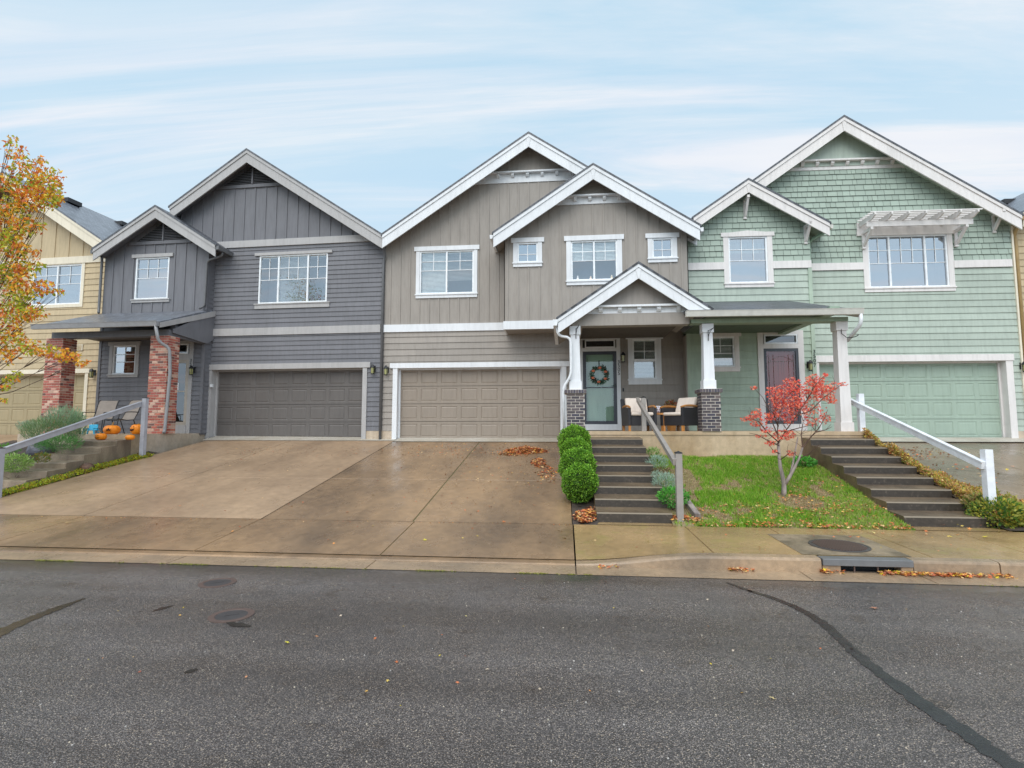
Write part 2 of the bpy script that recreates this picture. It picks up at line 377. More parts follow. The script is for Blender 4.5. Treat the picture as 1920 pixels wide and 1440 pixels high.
def wall(mb, poly, v, holes=(), style='lap', e=.17, z00=0.0, batten=.4, u00=0.0):
    us = [p[0] for p in poly]; zs = [p[1] for p in poly]; u0, u1, z0, z1 = min(us), max(us), min(zs), max(zs)
    hz = sorted({z for h in holes for z in (h[1], h[3]) if z0 < z < z1})
    if style == 'lap':
        k = math.floor((z0-z00)/e)
        while z00+k*e < z1:
            a, b = z00+k*e, z00+(k+1)*e; brk = [max(a, z0)]+[z for z in hz if max(a, z0) < z < min(b, z1)]+[min(b, z1)]
            off = lambda z: -.020*(1-(z-a)/e)
            rb = random.Random(int(k*7+u0*13)); s0 = u0-rb.random()*3.6; cuts = []
            while s0 < u1: cuts.append((s0, s0+3.66, rb.uniform(.93, 1.05))); s0 += 3.66
            for c, d in zip(brk[:-1], brk[1:]):
                if d-c < 1e-5: continue
                for p, q, tn in [(max(p, ca)+.002, min(q, cb)-.002, tn) for p, q in ivals(u0, u1, c, d, holes) for ca, cb, tn in cuts if min(q, cb)-max(p, ca) > .01]:
                    pl = rectclip(poly, p, q, c, d)
                    if len(pl) < 3: continue
                    mb.face([(x, v+off(z), z) for x, z in pl], (tn, tn, tn))
                    lo = [x for x, z in pl if abs(z-a) < 1e-5]
                    if len(lo) >= 2: mb.face([(min(lo), v, a), (max(lo), v, a), (max(lo), v-.020, a), (min(lo), v-.020, a)])
            k += 1
    elif style == 'batten' or style == 'flat':
        brk = [z0]+hz+[z1]
        for c, d in zip(brk[:-1], brk[1:]):
            for p, q in ivals(u0, u1, c, d, holes):
                pl = rectclip(poly, p, q, c, d)
                if len(pl) >= 3: mb.face([(x, v, z) for x, z in pl])
        if style == 'batten':
            u = u00+math.ceil((u0-u00)/batten)*batten
            while u < u1:
                for c, d in zip(brk[:-1], brk[1:]):
                    for p, q in ivals(u-.022, u+.022, c, d, holes):
                        pl = rectclip(poly, p, q, c, d)
                        if len(pl) >= 3: mb.prism(pl, v-.020, v+.001)
                u += batten
    elif style == 'shake':
        rnd = random.Random(5); k = math.floor((z0-z00)/e)
        while z00+k*e < z1:
            a, b = z00+k*e, z00+(k+1)*e; u = u0-rnd.random()*.2
            while u < u1:
                w = rnd.choice([.12, .15, .18, .2, .24, .28]); g = .010; tone = rnd.uniform(.90, 1.07); o = rnd.random()*.006; dz = rnd.random()*.006
                brk = [max(a+dz, z0)]+[z for z in hz if max(a+dz, z0) < z < min(b, z1)]+[min(b, z1)]
                for c, d in zip(brk[:-1], brk[1:]):
                    if d-c < 1e-4: continue
                    for p, q in ivals(u, u+w-g, c, d, holes):
                        pl = rectclip(poly, p, q, c, d)
                        if len(pl) >= 3: 
                            mb.face([(x, v-(.022+o)*(1-(z-a)/e)-.003, z) for x, z in pl], mul(SHK, tone))
                            lo = [x for x, z in pl if abs(z-max(a+dz, z0)) < 1e-5]
                            if len(lo) >= 2: mb.face([(min(lo), v+.01, a+dz), (max(lo), v+.01, a+dz), (max(lo), v-.025-o, a+dz), (min(lo), v-.025-o, a+dz)], mul(SHK, .5))
                u += w
            k += 1
        brk = [z0]+hz+[z1]
        for c, d in zip(brk[:-1], brk[1:]):
            for p, q in ivals(u0, u1, c, d, holes):
                pl = rectclip(poly, p, q, c, d)
                if len(pl) >= 3: mb.face([(x, v+.010, z) for x, z in pl], mul(SHK, .42))

SHK = (.36, .43, .365)
M['shake'] = colmat('sage_shake_paint', .6, .35, 0, .25)
# ------------------------------------------------------------------ house components
def window(par, rect, v, trim, cas=.10, head=True, sill=True, lites=(1,), grid=None, gh=.45, blind=None, pane='glass', room='room', arch=0, headx=.06, mul_w=.05, casing=True, rail=False, headh=.14, sillh=.09):
    """rect u0,z0,u1,z1 opening. lites: relative widths of side-by-side sashes"""
    u0, z0, u1, z1 = rect; m = MB()
    if casing:
        m.box(u0-cas, u0, v-.035, v+.03, z0, z1); m.box(u1, u1+cas, v-.035, v+.03, z0, z1)
    if head:
        a, b, c = u0-cas-headx, u1+cas+headx, z1+headh
        if arch: m.prism([(a, z1), (b, z1), (b, c), (b-.25, c), ((a+b)/2, c+arch), (a+.25, c), (a, c)], v-.055, v+.03)
        else: m.box(a, b, v-.055, v+.03, z1, c)
    elif casing: m.box(u0-cas, u1+cas, v-.035, v+.03, z1, z1+cas)
    if sill:
        m.box(u0-cas-.02, u1+cas+.02, v-.065, v+.03, z0-.035, z0); m.box(u0-cas, u1+cas, v-.04, v+.03, z0-.035-sillh, z0-.035)
    elif casing: m.box(u0-cas, u1+cas, v-.035, v+.03, z0-cas, z0)
    w = m.build('window', trim, par)
    f = MB(); t = .045
    f.box(u0, u1, v-.012, v+.07, z0, z0+t); f.box(u0, u1, v-.012, v+.07, z1-t, z1)
    f.box(u0, u0+t, v-.012, v+.07, z0+t, z1-t); f.box(u1-t, u1, v-.012, v+.07, z0+t, z1-t)
    W_ = (u1-u0-2*t-mul_w*(len(lites)-1)); tot = sum(lites); x = u0+t; spans = []
    for i, l in enumerate(lites):
        ww = W_*l/tot; spans.append((x, x+ww)); x += ww
        if i < len(lites)-1: f.box(x, x+mul_w, v-.010, v+.07, z0+t, z1-t); x += mul_w
    if rail:
        zm = z0+(z1-z0)*.48; f.box(u0+t, u1-t, v-.005, v+.06, zm-.03, zm+.03)
    if grid:
        zt = z1-t; zb = zt-(z1-z0)*gh; g = .009
        for (p, q), nx in zip(spans, grid[0]):
            for k in range(1, nx):
                xx = p+(q-p)*k/nx; f.box(xx-g, xx+g, v+.012, v+.024, zb, zt)
            for r_ in range(1, grid[1]+1):
                zz = zt-(zt-zb)*r_/grid[1]
                if r_ == grid[1] and gh > .95: continue
                f.box(p, q, v+.011, v+.025, zz-g, zz+g)
    f.build('frame', 'vinyl', w)
    p = MB(); p.face([(u0+t, v+.030, z0+t), (u1-t, v+.030, z0+t), (u1-t, v+.030, z1-t), (u0+t, v+.030, z1-t)]); p.build('pane', pane, w)
    if blind:
        b = MB()
        for (p_, q_), (lo, tilt) in zip(spans, blind):
            z = z1-t-.02; zl = z0+t+(z1-z0-2*t)*lo
            b.box(p_+.01, q_-.01, v+.06, v+.10, z1-t-.03, z1-t)
            while z > zl:
                b.bar((p_+.01, v+.085, z), (q_-.01, v+.085, z), .045, .003, None, (0, -math.sin(tilt), math.cos(tilt))); z -= .040
        b.build('blind', 'blind', w)
    q = MB(); d = .55; y0 = v+.072
    q.face([(u0, v+d, z0), (u1, v+d, z0), (u1, v+d, z1), (u0, v+d, z1)]); q.face([(u0, y0, z0), (u0, v+d, z0), (u0, v+d, z1), (u0, y0, z1)])
    q.face([(u1, y0, z0), (u1, y0, z1), (u1, v+d, z1), (u1, v+d, z0)]); q.face([(u0, y0, z0), (u1, y0, z0), (u1, v+d, z0), (u0, v+d, z0)]); q.face([(u0, y0, z1), (u0, v+d, z1), (u1, v+d, z1), (u1, y0, z1)])
    q.build('interior', room, w)
    return w

def garage(par, rect, v, trim, door, head=(.16, .06), cas=.14, recess=.20, sill_drop=.02):
    u0, z0, u1, z1 = rect
    m = MB(); m.box(u0-cas, u0, v-.04, v+recess, z0-sill_drop, z1); m.box(u1, u1+cas, v-.04, v+recess, z0-sill_drop, z1)
    m.box(u0-cas-head[1], u1+cas+head[1], v-.06, v+recess, z1, z1+head[0]); 
    m.box(u0, u0+.045, v+recess-.05, v+recess, z0, z1); m.box(u1-.045, u1, v+recess-.05, v+recess, z0, z1); m.box(u0+.045, u1-.045, v+recess-.05, v+recess, z1-.04, z1)
    m.build('garage_frame', trim, par)
    d = MB(); vd = v+recess; H = (z1-z0)/4; nx = 8; Wd = (u1-u0)
    for r in range(4):
        a = z0+r*H+.006; b = z0+(r+1)*H-.006; d.box(u0, u1, vd+.022, vd+.06, a-.012, b+.012)
        for k in range(nx):
            cw = Wd/nx; p = u0+k*cw; q = p+cw; s = .055; zz0 = a+.07; zz1 = b-.07; p1 = p+s; q1 = q-s
            outer = [(p, a), (q, a), (q, b), (p, b)]; r0 = [(p1, zz0), (q1, zz0), (q1, zz1), (p1, zz1)]
            i1 = .018; r1 = [(p1+i1, zz0+i1), (q1-i1, zz0+i1), (q1-i1, zz1-i1), (p1+i1, zz1-i1)]
            i2 = .045; r2 = [(p1+i2, zz0+i2), (q1-i2, zz0+i2), (q1-i2, zz1-i2), (p1+i2, zz1-i2)]
            for A, ya, B, yb in ((outer, vd, r0, vd), (r0, vd, r1, vd+.014), (r1, vd+.014, r2, vd+.003)):
                for j in range(4):
                    j2 = (j+1) % 4; d.face([(A[j][0], ya, A[j][1]), (A[j2][0], ya, A[j2][1]), (B[j2][0], yb, B[j2][1]), (B[j][0], yb, B[j][1])])
            d.face([(x, vd+.003, z) for x, z in r2])
        d.face([(u0, vd, a), (u0, vd+.022, a), (u1, vd+.022, a), (u1, vd, a)]); d.face([(u0, vd, b), (u1, vd, b), (u1, vd+.022, b), (u0, vd+.022, b)])
    d.build('garage_door', door, par)

def gable(par, pk, le, re, vf, vb, trim, roofm='shingle', fh=.30, rk=.11, right=True, left=True, key=True, sofm=None, zcut=None):
    """pk, le, re = (u,z) of the top outer roof line; fascia hangs from it"""
    def offs(a, b, d0, d1): return [(a[0], a[1]-d0), (b[0], b[1]-d0), (b[0], b[1]-d1), (a[0], a[1]-d1)]
    rf = MB(); sf = MB(); CZ = lambda p, e_: clip(p, 1, zcut, True) if (zcut and e_ is re) else p
    sides = ([le] if left else [])+([re] if right else [])
    for e_ in sides:
        sgn = -1 if e_ is le else 1
        lo = (e_[0]+sgn*.04, e_[1]-.04*abs((pk[1]-e_[1])/(pk[0]-e_[0])))
        rf.prism(CZ(offs(pk, lo, -.045, .012), e_), vf-.035, vb)
        sf.prism(CZ(offs(pk, e_, .13, .16), e_), vf+.04, vb)
        f = MB(); f.prism(CZ(offs(pk, e_, .010, fh+rk), e_), vf, vf+.04); fo = f.build('fascia_board', trim, par)
        g = MB(); g.prism(CZ(offs(pk, e_, .012, rk), e_), vf-.025, vf-.002); g.build('rake_trim', trim, fo)
    s0, c0 = (le, re)
    def uvp(p):
        e_ = le if p[0] < pk[0] else re
        L = math.hypot(p[0]-pk[0], p[2]-pk[1]); return (p[1], L*(1 if p[0] < pk[0] else -1))
    rf.build('roof', roofm, par, uvp=uvp)
    sf.build('soffit', sofm or trim, par)
    if key and left and right:
        k = MB(); k.prism([(pk[0]-.07, pk[1]-.11), (pk[0]+.07, pk[1]-.11), (pk[0]+.015, pk[1]-fh-rk-.01), (pk[0]-.015, pk[1]-fh-rk-.01)], vf-.012, vf-.001); k.build('keystone', trim, par)

def line_z(pk, e, u): return pk[1]+(e[1]-pk[1])*(u-pk[0])/(e[0]-pk[0])
def lantern(par, u, v, z):
    m = MB(); m.box(u-.055, u+.055, v-.02, v, z-.02, z+.17); m.bar((u, v-.02, z+.12), (u, v-.11, z+.15), .03, .03)
    m.lathe([(.02, .20), (.07, .13), (.075, .10)][::-1], 8, (u, v-.12, z)); m.lathe([(.05, -.10), (.055, -.085), (.055, -.075)], 8, (u, v-.12, z))
    for a in range(4):
        x = u+.05*math.cos(a*math.pi/2+.78); y = v-.12+.05*math.sin(a*math.pi/2+.78); m.bar((x, y, z-.08), (x, y, z+.11), .008, .008)
    l = m.build('lantern', 'black', par); g = MB(); g.lathe([(.043, -.08), (.052, .10)], 8, (u, v-.12, z)); g.build('lamp_glass', 'lampglass', l); return l
def digits(par, txt, u, v, z, h=.105, step=.125, mat='black'):
    m = MB(); cu = bpy.data.curves.new('tmp', 'FONT'); cu.size = h/.7; cu.extrude = .004; cu.align_x = 'CENTER'
    ob = bpy.data.objects.new('tmp', cu); COL.objects.link(ob)
    for k, ch in enumerate(txt):
        cu.body = ch; bpy.context.view_layer.update(); dg = bpy.context.evaluated_depsgraph_get(); me = bpy.data.meshes.new_from_object(ob.evaluated_get(dg))
        m.mesh([(u+p.co.x, v-.006-p.co.z, z-k*step+p.co.y) for p in me.vertices], [tuple(f.vertices) for f in me.polygons]); bpy.data.meshes.remove(me)
    bpy.data.objects.remove(ob); bpy.data.curves.remove(cu)
    return m.build('house_number', mat, par)
def bricks(x0, x1, y0, y1, z0, z1, cols, mort, par, name='brick_column', bw=.20, bh=.058, g=.016, parts=None):
    rnd = random.Random(3); m = MB(); z = z0; r = 0
    while z+bh <= z1+.01:
        zz = min(z+bh, z1)
        for face in range(4):
            L = (x1-x0) if face in (0, 2) else (y1-y0); s = -(bw/2 if r % 2 else 0)
            while s < L-.01:
                a = max(0, s+g/2); b = min(L, s+bw-g/2); s += bw
                if b-a < .02: continue
                c = rnd.choice(cols); c = mul(c, rnd.uniform(.8, 1.2)); o = rnd.uniform(.004, .009)
                if face == 0: m.box(x0+a, x0+b, y0-o, y0+.02, z+g/2, zz-g/2, c)
                elif face == 1: m.box(x1-.02, x1+o, y0+a, y0+b, z+g/2, zz-g/2, c)
                elif face == 2: m.box(x1-b, x1-a, y1-.02, y1+o, z+g/2, zz-g/2, c)
                else: m.box(x0-o, x0+.02, y1-b, y1-a, z+g/2, zz-g/2, c)
        z += bh+.0; r += 1
    o = m.build(name, 'brick', par); k = MB(); k.box(x0+.003, x1-.003, y0+.003, y1-.003, z0, z1); k.build('mortar', mort, o); return o
REDB = [(.40, .11, .075), (.46, .15, .10), (.34, .085, .06), (.52, .26, .20), (.17, .08, .07), (.42, .12, .09), (.60, .38, .29), (.36, .10, .08)]
DARKB = [(.075, .062, .072), (.10, .08, .085), (.055, .05, .07), (.13, .10, .095), (.085, .07, .075)]
def shelf(par, F, x0, x1, yt, yb, v, trim, n, ref=None, depth=.12):
    """moulded ledge with corbels; x0..x1 px, top/bottom px at mid"""
    xm = (x0+x1)/2; zt = F.Z(xm, yt, v); zb = F.Z(xm, yb, v); u0 = F.U(x0, v, yt); u1 = F.U(x1, v, yt)
    m = MB(); m.box(u0-.35, u1+.35, v-.03, v+.01, zb, zt-.05); 
    m.box(u0, u1, v-depth-.04, v+.01, zt-.045, zt)
    b = m.build('gable_ledge', trim, par)
    for k in range(n):
        c = MB(); u = u0+(u1-u0)*(k+.35)/(n-.3); c.prismx([(v-.03, zt-.046), (v-depth, zt-.046), (v-depth, zt-.10), (v-depth+.04, zt-.15), (v-.03, zt-.17)], u-.045, u+.045); c.build('corbel', trim, b)
    return u0, u1, zb, zt
def mirror(pk, e): return (2*pk[0]-e[0], e[1])
def low(pk, e, d): return (e[0], e[1]-d)
def gut(par, mat, pts, w=.11, h=.11, name='gutter'):
    """trapezoid gutter along two points (u,v,z = top centre)"""
    m = MB(); a, b = Vector(pts[0]), Vector(pts[1]); d = (b-a).normalized(); s = d.cross(Vector((0, 0, 1)))
    sec = [(-w/2, 0), (w/2, 0), (w/2-.012, -.03), (w/2-.035, -h), (-w/2+.01, -h)]
    vs = []
    for e in (a, b):
        for x, z in sec: vs.append(e+s*x+Vector((0, 0, z)))
    n = len(sec); m.mesh(vs, [tuple(range(n)), tuple(range(2*n-1, n-1, -1))]+[(i, i+n, (i+1) % n+n, (i+1) % n) for i in range(n)])
    return m.build(name, mat, par)
def spout(par, mat, pts, r=.038, name='downspout'):
    m = MB(); P = [Vector(p) for p in pts]; sm = [P[0]]
    for i in range(1, len(P)-1):
        a = (P[i-1]-P[i]); b = (P[i+1]-P[i]); k = min(.09, a.length*.4, b.length*.4)
        sm += [P[i]+a.normalized()*k, P[i]+a.normalized()*k*.3+b.normalized()*k*.3, P[i]+b.normalized()*k]
    sm.append(P[-1]); m.tube(sm, r, 8); return m.build(name, mat, par, smooth=True)
def body(par, poly, mat, v0=.62, v1=9.0):
    m = MB(); m.prism(poly, v0, v1); return m.build('rear_wall', mat, par)
def P3(F, x, y, v): u, z = F.px(x, y, v); return (u, v, z)
def bracket(par, u, v, z, L=.42, H=.50, mat='greentrim', t=.07):
    m = MB(); m.box(u-t/2, u+t/2, v-.05, v, z-H, z); m.box(u-t/2, u+t/2, v-L, v-.05, z-.075, z-.001)
    m.bar((u, v-.05, z-H+.06), (u, v-L+.05, z-.06), t*.9, .07); m.box(u-t*.7, u+t*.7, v-.06, v, z-H-.03, z-H); return m.build('bracket', mat, par)
def doorpanels(m, u0, u1, v, z0, z1, rows, cols):
    """raised panels on a slab: rows = list of (zlo,zhi) fractions"""
    m.box(u0, u1, v, v+.045, z0, z1); W_ = (u1-u0); 
    for a, b in rows:
        for k in range(cols):
            p = u0+W_*(.13+k*(.74+.08)/cols); q = p+W_*(.74-.06*(cols-1))/cols; lo = z0+(z1-z0)*a; hi = z0+(z1-z0)*b
            for w, y in ((0, -.010), (.022, -.002)):
                pass
            m.box(p, q, v-.010, v, lo, lo+.02); m.box(p, q, v-.010, v, hi-.02, hi); m.box(p, p+.02, v-.010, v, lo+.02, hi-.02); m.box(q-.02, q, v-.010, v, lo+.02, hi-.02)
            m.box(p+.05, q-.05, v-.008, v, lo+.05, hi-.05)

# =================================================================== MIDDLE HOUSE
FM = Frame(-5.49, 15.7, 0)
HM = empty('row_house', FM.loc, FM.a)
tag(HM, 'taupe row house with white trim, two stacked front gables and a taupe garage door', 'house', 'row houses along the street')
WM = 8.94
BV = -.8
gz0, gz1 = FM.Z(900, 823.8, .2), FM.Z(900, 690.3, .2)
gu0, gu1 = FM.U(748.5, .2, 760), FM.U(1053.5, .2, 760)
bt, bb = FM.Z(830, 607.5, 0), FM.Z(830, 621.5, 0)
mpk, mle = FM.px(991, 250, -.45), FM.px(717, 440, -.45); mre = (WM+.35, mpk[1]+(mle[1]-mpk[1])*(WM+.35-mpk[0])/(mpk[0]-mle[0]))
ew = lambda pk, e, u: line_z(pk, e, u)-.15
bu0 = FM.U(945.5, BV, 500)
bpk, ble, bre = FM.px(1112, 309, -1.2), FM.px(925, 437, -1.2), FM.px(1312, 423, -1.2)
doorL, doorR = FM.U(1091, 0, 700), FM.U(1160, 0, 700)
dz0 = 1.66
ww1 = (FM.U(787, 0, 510), FM.Z(838, 551, 0), FM.U(888.5, 0, 510), FM.Z(838, 470, 0))
wps = (FM.U(1186, 0, 670), FM.Z(1208, 711, 0), FM.U(1231, 0, 670), FM.Z(1208, 636, 0))
trs = (FM.U(1096.5, 0, 645), FM.Z(1125, 652.5, 0), FM.U(1153, 0, 645), FM.Z(1125, 637, 0))
std = (FM.U(1093, 0, 720), FM.Z(1125, 795.5, 0), FM.U(1156.5, 0, 720), FM.Z(1125, 659, 0))
m = MB()
wall(m, [(0, 1.62), (WM, 1.62), (WM, bb+.02), (0, bb+.02)], 0, [(gu0-.1, 0, gu1+.1, gz1+.1), wps, (std[0]-.02, 0, std[2]+.02, trs[3]+.02)], 'lap', .19, 1.62)
m.build('wall', 'taupe', HM)
m = MB(); wall(m, [(0, bt-.02), (bu0+.05, bt-.02), (WM, bt-.02), (WM, ew(mpk, mre, WM)), (mpk[0], mpk[1]-.15), (0, ew(mpk, mle, 0))], 0, [ww1], 'batten', batten=.305, u00=.18)
m.build('wall', 'taupe', HM)
body(HM, [(0, .2), (WM, .2), (WM, ew(mpk, mre, WM)), (mpk[0], mpk[1]-.15), (0, ew(mpk, mle, 0))], 'taupe')
m = MB(); m.box(0, bu0, -.05, .02, bb, bt); m.build('band_board', 'white', HM)
m = MB(); m.box(0, gu0-.1, -.01, .5, .9, 1.618); m.build('foundation', 'slab', HM)
gable(HM, mpk, mle, mre, -.45, 9.2, 'white', sofm='taupe')
shelf(HM, FM, 898, 1082, 323.5, 342, 0, 'white', 7)
window(HM, ww1, 0, 'white', .11, lites=(1, 1), grid=((2, 2), 2), gh=.42, blind=((.0, .9), (.30, .45)), room='room', pane='glassblind', headh=.135)
garage(HM, (gu0, gz0, gu1, gz1), 0, 'white', 'taupedoor', head=(.15, .09))
# bay
m = MB(); bz0, bz1 = FM.Z(990, 616, BV), FM.Z(990, 602, BV)
w2 = (FM.U(970, BV, 475), FM.Z(989, 492.5, BV), FM.U(1008.5, BV, 475), FM.Z(989, 455, BV))
w3 = (FM.U(1070.5, BV, 490), FM.Z(1114, 526, BV), FM.U(1157.5, BV, 490), FM.Z(1114, 451, BV))
w4 = (FM.U(1222.5, BV, 465), FM.Z(1241, 484, BV), FM.U(1261, BV, 465), FM.Z(1241, 446.5, BV))
wall(m, [(bu0, bz1-.02), (WM, bz1-.02), (WM, ew(bpk, bre, WM)), (bpk[0], bpk[1]-.15), (bu0, ew(bpk, ble, bu0))], BV, [w2, w3, w4], 'batten', batten=.305, u00=bu0+.09)
m.box(bu0, bu0+.02, BV, 0, bz0, ew(bpk, ble, bu0)); m.box(WM-.02, WM, BV, 0, bz0, ew(bpk, bre, WM)); m.box(bu0, WM, BV+.05, 0, bz0-.01, bz0+.03)
m.build('bay_wall', 'taupe', HM)
m = MB(); m.box(bu0-.02, WM, BV-.045, BV+.02, bz0-.02, bz1); m.box(bu0-.022, bu0+.022, BV+.02, 0, bz0-.02, bz1); m.build('band_board', 'white', HM)
gable(HM, bpk, ble, bre, -1.2, 4.0, 'white', sofm='taupe')
shelf(HM, FM, 1042, 1170, 368, 383, BV, 'white', 5)
window(HM, w2, BV, 'white', .12, grid=((2,), 2), gh=1.0, headh=.13)
window(HM, w3, BV, 'white', .13, lites=(1, 1), grid=((2, 2), 2), gh=.46, blind=((.52, 1.0), (.52, 1.0)), headh=.14, pane='glassblind')
window(HM, w4, BV, 'white', .12, grid=((2,), 2), gh=1.0, headh=.13)
# little ornaments on the sill of the bay window
for k, (x, y, h, c) in enumerate(((1083, 524, .13, 'white'), (1107, 512, .1, 'cushion'), (1146, 523, .12, 'tantrim'))):
    u, z = FM.px(x, y, BV+.2); m = MB(); m.lathe([(.001, h), (.03, h*.55), (.02, h*.5), (.045, 0)][::-1], 7, (u, BV+.045, w3[1]+.05)); tag(m.build('window_ornament', c), ['small white tree ornament at left of the bay window sill', 'small beige ornament in the middle of the bay window sill', 'small tan house ornament at right of the bay window sill'][k], 'ornament').location = FM.loc
gut(HM, 'white_gutter', [(ble[0]-.05, -1.2, ble[1]-.05), (ble[0]-.05, 0, ble[1]-.05)]); gut(HM, 'white_gutter', [(bre[0]+.05, 0, bre[1]-.05), (bre[0]+.05, -1.2, bre[1]-.05)])
# entry: door, transom
m = MB(); cu0, cu1 = FM.U(1088, 0, 700), FM.U(1163.5, 0, 700); tz = FM.Z(1125, 628, 0)
m.box(cu0, std[0], -.04, .03, 1.64, tz); m.box(std[2], cu1, -.04, .03, 1.64, tz); m.box(std[0], std[2], -.04, .03, trs[3], tz); m.box(std[0], std[2], -.04, .03, std[3], trs[1]); m.box(std[0], std[2], -.06, .1, 1.64, std[1])
dr = m.build('front_door', 'white', HM)
d = MB(); doorpanels(d, std[0], std[2], .055, std[1], std[3], [(.06, .40), (.47, .93)], 2); d.build('door_panel', 'seafoam', dr)
d = MB(); t = .095; vz = -.03
d.box(std[0], std[0]+t, vz, .02, std[1], std[3]); d.box(std[2]-t, std[2], vz, .02, std[1], std[3]); d.box(std[0]+t, std[2]-t, vz, .02, std[3]-t, std[3]); d.box(std[0]+t, std[2]-t, vz, .02, std[1], std[1]+t*1.0)
zm = FM.Z(1125, 726.5, 0); d.box(std[0]+t, std[2]-t, vz+.01, .01, zm-.012, zm+.012); d.build('storm_frame', 'stormdark', dr)
d = MB(); d.face([(std[0]+t, -.005, std[1]+t), (std[2]-t, -.005, std[1]+t), (std[2]-t, -.005, std[3]-t), (std[0]+t, -.005, std[3]-t)]); d.build('storm_glass', 'stormglass', dr)
d = MB(); d.box(std[2]-.075, std[2]-.035, -.06, -.03, zm-.02, zm+.10); d.bar((std[2]-.055, -.07, zm+.04), (std[2]-.15, -.07, zm+.04), .018, .018); d.build('door_handle', 'black', dr)
def transom(par, r, v=0, g='darkglass'):
    m = MB(); t = .035
    m.box(r[0], r[2], v-.045, v+.05, r[1], r[1]+t); m.box(r[0], r[2], v-.045, v+.05, r[3]-t, r[3]); m.box(r[0], r[0]+t, v-.045, v+.05, r[1]+t, r[3]-t); m.box(r[2]-t, r[2], v-.045, v+.05, r[1]+t, r[3]-t)
    w = m.build('transom_window', 'vinyl', par); p = MB(); p.face([(r[0]+t, v+.01, r[1]+t), (r[2]-t, v+.01, r[1]+t), (r[2]-t, v+.01, r[3]-t), (r[0]+t, v+.01, r[3]-t)]); p.build('pane', g, w)
    b = MB(); b.face([(r[0], v+.052, r[1]), (r[2], v+.052, r[1]), (r[2], v+.052, r[3]), (r[0], v+.052, r[3])]); b.build('interior', 'roomdark', w)
transom(HM, trs)
window(HM, wps, 0, 'white', .13, lites=(1,), grid=((2,), 2), gh=.52, blind=((.0, .75),), pane='glasslow', room='roomdark', rail=True, headh=.14, sillh=.12)
lantern(HM, FM.U(1167.5, 0, 670), 0, FM.Z(1167.5, 672, 0)-.03)
lantern(HM, FM.U(726, 0, 690), 0, FM.Z(726, 697, 0)-.02)
digits(HM, '3505', FM.U(1160.2, -.04, 690), -.04, FM.Z(1160, 681.5, -.04), h=.10, step=.112)
m = MB(); u, z = FM.px(1168.5, 731, 0); m.box(u-.02, u+.02, -.03, 0, z-.05, z+.05); m.build('doorbell', 'black', HM)

# ---- porch (taupe house side)
PV = -3.3; GVm = -.36
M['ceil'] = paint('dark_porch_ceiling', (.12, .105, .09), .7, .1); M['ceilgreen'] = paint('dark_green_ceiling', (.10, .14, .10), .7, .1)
pz = 1.63
beamb = FM.Z(1200, 609, -3.40)
ppk, ple, pre = FM.px(1197, 494, -3.62), FM.px(1046, 597, -3.62), FM.px(1334, 580, -3.62)
pcut = Frame(3.45, 15.7, 1.5).Z(1330, 580.5, -3.62)
gable(HM, ppk, ple, pre, -3.62, BV, 'white', sofm='taupe', fh=.25, rk=.09, zcut=pcut)
lt, lb = FM.Z(1197, 573, -3.36), FM.Z(1197, 589, -3.36)
m = MB(); uL, uR = FM.U(1070, -3.36, 600), FM.U(1292, -3.36, 600)
# infill
wall(m, [(ple[0]+.2, lb), (pre[0]-.2, lb), (pre[0]-.2, line_z(ppk, pre, pre[0]-.2)-.12), (ppk[0], ppk[1]-.12), (ple[0]+.2, line_z(ppk, ple, ple[0]+.2)-.12)], -3.33, [], 'flat'); m.build('porch_gable_wall', 'taupe', HM)
m = MB(); m.box(uL+.02, uR, -3.40, -3.12, beamb, lb+.02); m.box(uL+.02, uL+.28, -3.12, 0, beamb+.02, lb); m.build('porch_beam', 'taupe', HM)
shelf(HM, FM, 1113, 1284, 573, 589, -3.36, 'white', 5, depth=.10)
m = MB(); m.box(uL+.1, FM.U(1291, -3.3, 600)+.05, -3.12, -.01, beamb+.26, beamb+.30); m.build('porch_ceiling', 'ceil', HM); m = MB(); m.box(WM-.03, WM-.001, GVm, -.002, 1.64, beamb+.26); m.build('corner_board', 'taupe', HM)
gut(HM, 'white_gutter', [(ple[0]-.05, -3.66, ple[1]-.03), (ple[0]-.05, BV, ple[1]-.03)], .13, .14)
spout(HM, 'white_gutter', [(ple[0]-.03, -3.50, ple[1]-.15), P3(FM, 1047, 630, -3.50), P3(FM, 1070, 633, -3.48), P3(FM, 1071, 703, -3.48), P3(FM, 1056, 727, -3.45), P3(FM, 1058, 803, -3.45)], .033)
def hook(par, p, mir=1, s=1):
    m = MB(); x, y, z = p; m.bar((x, y, z-.24), (x, y, z), .014, .014)
    m.tube([(x, y-.01, z-.14), (x+mir*.02, y-.10, z-.04), (x+mir*.05, y-.26, z), (x+mir*.06, y-.30, z+.03)], .007, 6); m.bar((x, y-.01, z-.02), (x+mir*.04, y-.22, z), .012, .012); return m.build('plant_hook', 'black', par)
